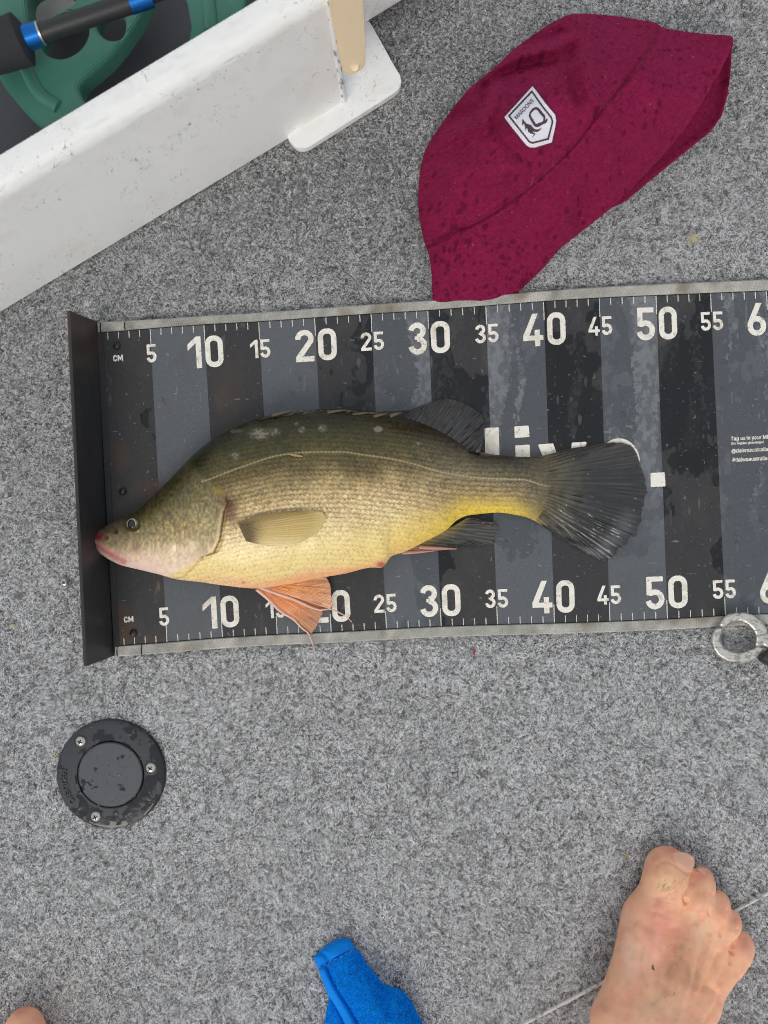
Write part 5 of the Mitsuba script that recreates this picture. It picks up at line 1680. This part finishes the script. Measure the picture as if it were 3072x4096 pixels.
HIP = (-0.02, -1.36, 0.36, 0.095)
shinR = [(ank[0], ank[1], 0.07, 0.036), (ank[0] - 0.002, ank[1] - 0.08, 0.105, 0.036)]
legR = shinR[1:] + [(ank[0] - 0.01, ank[1] - 0.25, 0.19, 0.052), (ank[0] - 0.02, ank[1] - 0.40, 0.27, 0.056), (0.16, -1.12, 0.32, 0.072), HIP]
mR = leg_mesh(cf, 0.0016, RF, shinR, -1, 0.5)
mRleg = leg_mesh(cf, 0.006, {'body': [], 'toes': []}, legR, -1, 0.5)


def skin_colour(v, place_inv):
    """place_inv: world -> foot crop coordinates"""
    x, y = place_inv(v)
    c = np.repeat(lin(246, 184, 148)[None], len(v), 0)
    def blob(cx, cy, rx, ry, col, k, ang=0):
        nonlocal c
        ca, sa = math.cos(ang), math.sin(ang)
        dx, dy = x - cx, y - cy
        e = np.exp(-(((dx * ca + dy * sa) / rx) ** 2 + ((-dx * sa + dy * ca) / ry) ** 2))
        c = c + (k * e)[:, None] * (col - c)
    pinkc, yelc, tan = lin(244, 156, 138), lin(248, 200, 152), lin(216, 156, 116)
    blob(640, 900, 170, 200, pinkc, 0.7)
    blob(560, 1150, 140, 170, lin(240, 178, 158), 0.6)
    blob(700, 440, 130, 110, yelc, 0.8)
    blob(760, 170, 110, 45, lin(232, 150, 124), 0.8)
    blob(560, 290, 70, 70, lin(238, 176, 148), 0.5)
    blob(1040, 420, 70, 60, lin(240, 164, 142), 0.7)
    blob(1250, 690, 50, 60, lin(236, 164, 138), 0.6)
    blob(1350, 850, 40, 60, lin(236, 164, 138), 0.5)
    blob(1440, 1080, 60, 70, lin(238, 156, 144), 0.8)
    blob(960, 950, 140, 160, lin(248, 212, 174), 0.5)
    blob(800, 1250, 150, 220, tan, 0.6)
    blob(1000, 1500, 120, 260, tan, 0.4)
    blob(330, 1150, 90, 300, lin(244, 204, 180), 0.6)
    blob(620, 1750, 260, 170, lin(246, 202, 168), 0.5)
    c = c * (0.82 + 0.36 * nz(x, y, 55, 61, 4))[:, None]
    pk = sstep(0.50, 0.70, nz(x, y, 85, 67, 3))
    c = c + (0.30 * pk)[:, None] * (lin(232, 140, 122) - c)
    for pl in ([(860, 1080), (820, 1200), (720, 1300), (690, 1480), (560, 1640)], [(820, 1200), (900, 1330), (880, 1500)], [(470, 1100), (440, 1300), (500, 1480)]):
        e, _ = seg_dist(np.stack([x, y], 1), spline(np.array(pl, float), 12))
        c = c * (1 - (0.13 * np.exp(-(e / 20) ** 2))[:, None] * np.array([1.2, 0.7, 0.5]))
    c = c * (1 - 0.07 * sstep(0.50, 0.66, nz(x, y, 120, 66, 3)))[:, None] * np.array([1, 1 - 0.0, 1])
    c = c * (1 - 0.05 * sstep(0.60, 0.72, nz(x, y, 22, 62, 3)))[:, None]
    return np.clip(c, 0, 0.9)


def inv_R(v):
    s = W0 / 3072 * (D - v[:, 2]) / D
    px, py = v[:, 0] / s + 1536, -v[:, 1] / s + 2048
    return (px - 2380) / 0.4171, (py - 3330) / 0.4171


def foot_detail(m, inv):
    """tendons, creases and the nail bed, along the normals"""
    v = np.array(m.vertices)
    x, y = inv(v)
    n = np.array(m.vertex_normals)
    d = np.zeros(len(v))
    up = np.clip(n[:, 2], 0, 1)
    P2 = np.stack([x, y], 1)
    for pl, w, h in (([(960, 900), (960, 1050), (900, 1350), (830, 1650), (780, 1836)], 34, 0.0016), ([(1090, 1000), (1070, 1150), (1010, 1350), (960, 1520)], 26, 0.0013), ([(1010, 1150), (980, 1300), (950, 1480)], 22, -0.0010), ([(1170, 1150), (1120, 1300), (1040, 1500)], 22, -0.0010),
                     ([(760, 950), (720, 1200), (700, 1500)], 50, -0.0012), ([(620, 720), (600, 950), (560, 1200), (520, 1500)], 60, 0.0018), ([(1080, 1480), (1180, 1560), (1140, 1700), (1050, 1836)], 30, -0.0016)):
        e, _ = seg_dist(P2, spline(np.array(pl, float), 15))
        d += 1.5 * h * np.exp(-(e / w) ** 2)
    for pl, w, h in (([(520, 740), (620, 770), (720, 745)], 8, -0.0009), ([(540, 770), (640, 790), (730, 830)], 7, -0.0008), ([(560, 620), (650, 615), (760, 600)], 8, -0.0006), ([(950, 740), (1010, 735), (1060, 745)], 7, -0.0004), ([(560, 330), (640, 275), (720, 285), (800, 335), (890, 395)], 11, -0.0011), ([(1060, 560), (1110, 575)], 7, -0.0003),
                     ([(640, 690), (720, 700), (790, 680)], 6, -0.0004)):
        e, _ = seg_dist(P2, spline(np.array(pl, float), 10))
        d += h * np.exp(-(e / w) ** 2)
    for pl, h in (([(935, 390), (915, 480), (893, 560), (855, 612), (868, 680)], 0.0030), ([(1138, 600), (1112, 690), (1092, 790)], 0.0018), ([(1268, 745), (1250, 860), (1215, 930), (1203, 990)], 0.0020),
                  ([(1372, 930), (1335, 1050), (1302, 1140), (1322, 1162)], 0.0022), ([(1300, 1150), (1288, 1260)], 0.0010)):
        e, _ = seg_dist(P2, spline(np.array(pl, float), 8))
        d -= 1.55 * h * np.exp(-(e / 11) ** 2)
    d += 0.0007 * (nz(x, y, 70, 63, 3) - 0.5)
    m.vertices = v + n * (d * up)[:, None]
    return m


mR = foot_detail(mR, inv_R)
# left leg: only the tip of the big toe is in the picture
lc = crop(-60, 4030, 0.4171)
LF = {'body': [[(400, 700, .020, .021), (420, 1100, .030, .026), (450, 1600, .045, .034), (470, 2100, .056, .038)], [(150, 800, .020, .016), (250, 1200, .028, .020), (380, 1800, .045, .030)], [(0, 900, .018, .014), (100, 1300, .022, .018), (350, 1900, .04, .03)]],
      'toes': [[(400, 700, .020, .020), (370, 330, .0190, .0180), (375, 195, .0150, .0160)], [(170, 800, .020, .012), (100, 560, .020, .010), (95, 470, .011, .0085)], [(40, 860, .019, .011), (-60, 680, .018, .0095), (-70, 620, .010, .008)],
               [(-60, 950, .018, .011), (-180, 830, .016, .009), (-190, 780, .010, .008)], [(-120, 1100, .015, .011), (-260, 1010, .013, .009), (-275, 970, .009, .0075)]]}
ankL = at(*lc([(480, 2150)])[0], 0.075)
shinL = [(ankL[0], ankL[1], 0.07, 0.036), (ankL[0], ankL[1] - 0.08, 0.105, 0.036)]
legL = shinL[1:] + [(ankL[0] + 0.01, ankL[1] - 0.24, 0.19, 0.052), (ankL[0] + 0.02, ankL[1] - 0.36, 0.27, 0.055), (-0.20, -1.12, 0.32, 0.072), HIP]
mL = leg_mesh(lc, 0.0026, LF, shinL, -1, 0.5)
mLleg = leg_mesh(lc, 0.006, {'body': [], 'toes': []}, legL, -1, 0.5)


def inv_L(v):
    s = W0 / 3072 * (D - v[:, 2]) / D
    px, py = v[:, 0] / s + 1536, -v[:, 1] / s + 2048
    return 1080 - (px + 60) / 0.4171, (py - 4030) / 0.4171 + 130


import manifold3d as m3
mm_ = [m3.Manifold(m3.Mesh(np.asarray(q.vertices, np.float32), np.asarray(q.faces, np.uint32))) for q in (mR, mRleg, mL, mLleg)]
un = (mm_[0] + mm_[1] + mm_[2] + mm_[3]).to_mesh()
if len(un.tri_verts) > 1000:
    bm = trimesh.Trimesh(un.vert_properties[:, :3], un.tri_verts, process=False)
else:
    bm = trimesh.util.concatenate([mR, mRleg, mL, mLleg])
bv = np.array(bm.vertices, float)
cR, cL = skin_colour(bv, inv_R), skin_colour(bv, inv_L)
add(person + '__body', (bv, np.array(bm.faces)), 'skin_mat', True, color=np.where(bv[:, :1] > -0.02, cR, cL))


def on_mesh(mesh, pxy):
    """heights of the mesh's top under photo pixels"""
    v = np.array(mesh.vertices)
    s = W0 / 3072 * (D - v[:, 2]) / D
    px = np.stack([v[:, 0] / s + 1536, -v[:, 1] / s + 2048], 1)
    from scipy.spatial import cKDTree
    up = np.array(mesh.vertex_normals)[:, 2] > 0.05
    d, i = cKDTree(px[up]).query(pxy, k=4)
    return (v[up][i, 2] * np.exp(-d / 6)).sum(1) / np.exp(-d / 6).sum(1)


def nail(outline, mesh, bulge, lift, label=None):
    ol = spline(outline, 3, True)
    p, f, _ = tri2d(ol, 4)
    z0 = on_mesh(mesh, p)
    A = np.c_[np.ones(len(p)), (p - p.mean(0)) / 40, ((p - p.mean(0)) / 40) ** 2]
    z = A @ np.linalg.lstsq(A, z0, rcond=None)[0]
    db, _ = seg_dist(p, np.vstack([ol, ol[:1]]))
    z = np.maximum(z, z0 - 0.0004) + lift + bulge * sstep(0, 14, db)
    v, f2 = shell(p, f, at(p[:, 0], p[:, 1], z), at(p[:, 0], p[:, 1], z - 0.0012))
    add(person + '__toenail', (v, f2), 'nail_mat', 60)


nail(cf([(738, 250), (742, 205), (775, 190), (860, 192), (925, 222), (955, 275), (945, 335), (905, 380), (850, 345), (770, 300)]), mR, 0.0007, 0.0006)
nail(cf([(985, 352), (1020, 350), (1055, 378), (1075, 412), (1050, 410), (1010, 385)]), mR, 0.0003, 0.0004)
l = cf([(552, 1272), (566, 1322), (543, 1297)])
z = on_mesh(mR, l) + 0.0004
add(person + '__mark', tube(at(l[:, 0], l[:, 1], z), 0.00045, 6), 'ink_mat')
hp = rng.normal(0, 1, (30, 2)) * [95, 60] + [690, 545]
hp = np.vstack([hp, rng.normal(0, 1, (16, 2)) * [90, 150] + [780, 1260]])
hairs = []
for h0 in hp:
    a = rng.normal(-1.2, 0.5)
    ln = rng.uniform(35, 75)
    l = cf([h0 + [ln * t * math.cos(a + 0.6 * t), ln * t * math.sin(a + 0.6 * t)] for t in (0, 0.5, 1)])
    z = on_mesh(mR, l) + [0.0001, 0.0007, 0.0006]
    hairs.append(tube(at(l[:, 0], l[:, 1], z), [0.00007, 0.00006, 0.00003], 4))
B('hair_mat', base_color=(0.10, 0.06, 0.035), roughness=0.6)
add(person + '__hair', trimesh.util.concatenate(hairs), 'hair_mat', kind='stuff')
parts = [tube([(0.18, -1.04, 0.312), (0.16, -1.12, 0.32), (0.07, -1.24, 0.34), (-0.02, -1.40, 0.36)], [0.088, 0.090, 0.105, 0.125], 24),
         tube([(-0.22, -1.04, 0.312), (-0.20, -1.12, 0.32), (-0.11, -1.24, 0.34), (-0.02, -1.40, 0.36)], [0.088, 0.090, 0.105, 0.125], 24)]
import manifold3d as m3


def join(meshes):
    ms = [m3.Manifold(m3.Mesh(np.asarray(q.vertices, np.float32), np.asarray(q.faces, np.uint32))) for q in meshes]
    u = ms[0]
    for q in ms[1:]:
        u = u + q
    o = u.to_mesh()
    return trimesh.Trimesh(o.vert_properties[:, :3], o.tri_verts, process=False)


add(person + '__shorts', join(parts), 'short_cloth', 50)

# ------------------------------------------------------------------ water beads left on the mat and on the deck cover
scene['drop_mat'] = {'type': 'dielectric', 'int_ior': 1.33}
rd = np.random.default_rng(21)
drops = []
fish_pl = sg.Polygon(np.vstack([np.stack([FT[:, 0], FT[:, 1]], 1), FB[::-1]]) * K).buffer(30)
spots = []
while len(spots) < 420:
    u, v = rd.uniform(12, 61), rd.uniform(0.06, 0.94)
    if rd.uniform() > sstep(12, 40, u) * 0.9 + 0.08:
        continue
    p = M(u, v)
    if fish_pl.contains(sg.Point(p)) or (p[0] > 2140 and 1700 < p[1] < 2260 and p[0] < 2610) or (p[0] > 1480 and 1560 < p[1] < 1840 and p[0] < 1960):
        continue
    spots.append((at(*p, 0)[:2], ZM, rd.lognormal(-7.15, 0.45)))
for i in range(60):
    a, q = rd.uniform(0, 6.28), 0.046 * math.sqrt(rd.uniform(0, 1))
    spots.append((cc[:2] + [q * math.cos(a), q * math.sin(a)], 0.0046, rd.lognormal(-7.2, 0.4)))
ball = trimesh.creation.icosphere(2, 1.0)
for c, z, r in spots:
    r = min(r, 0.0022)
    v = np.array(ball.vertices) * [r * rd.uniform(0.8, 1.3), r * rd.uniform(0.8, 1.3), r * 0.42] + [c[0], c[1], z + 0.0001]
    drops.append(trimesh.Trimesh(v, ball.faces, process=False))
m = trimesh.util.concatenate(drops)
add('water_beads', m, 'drop_mat', True, label='small clear water beads scattered on the mat and the deck cover', kind='stuff')
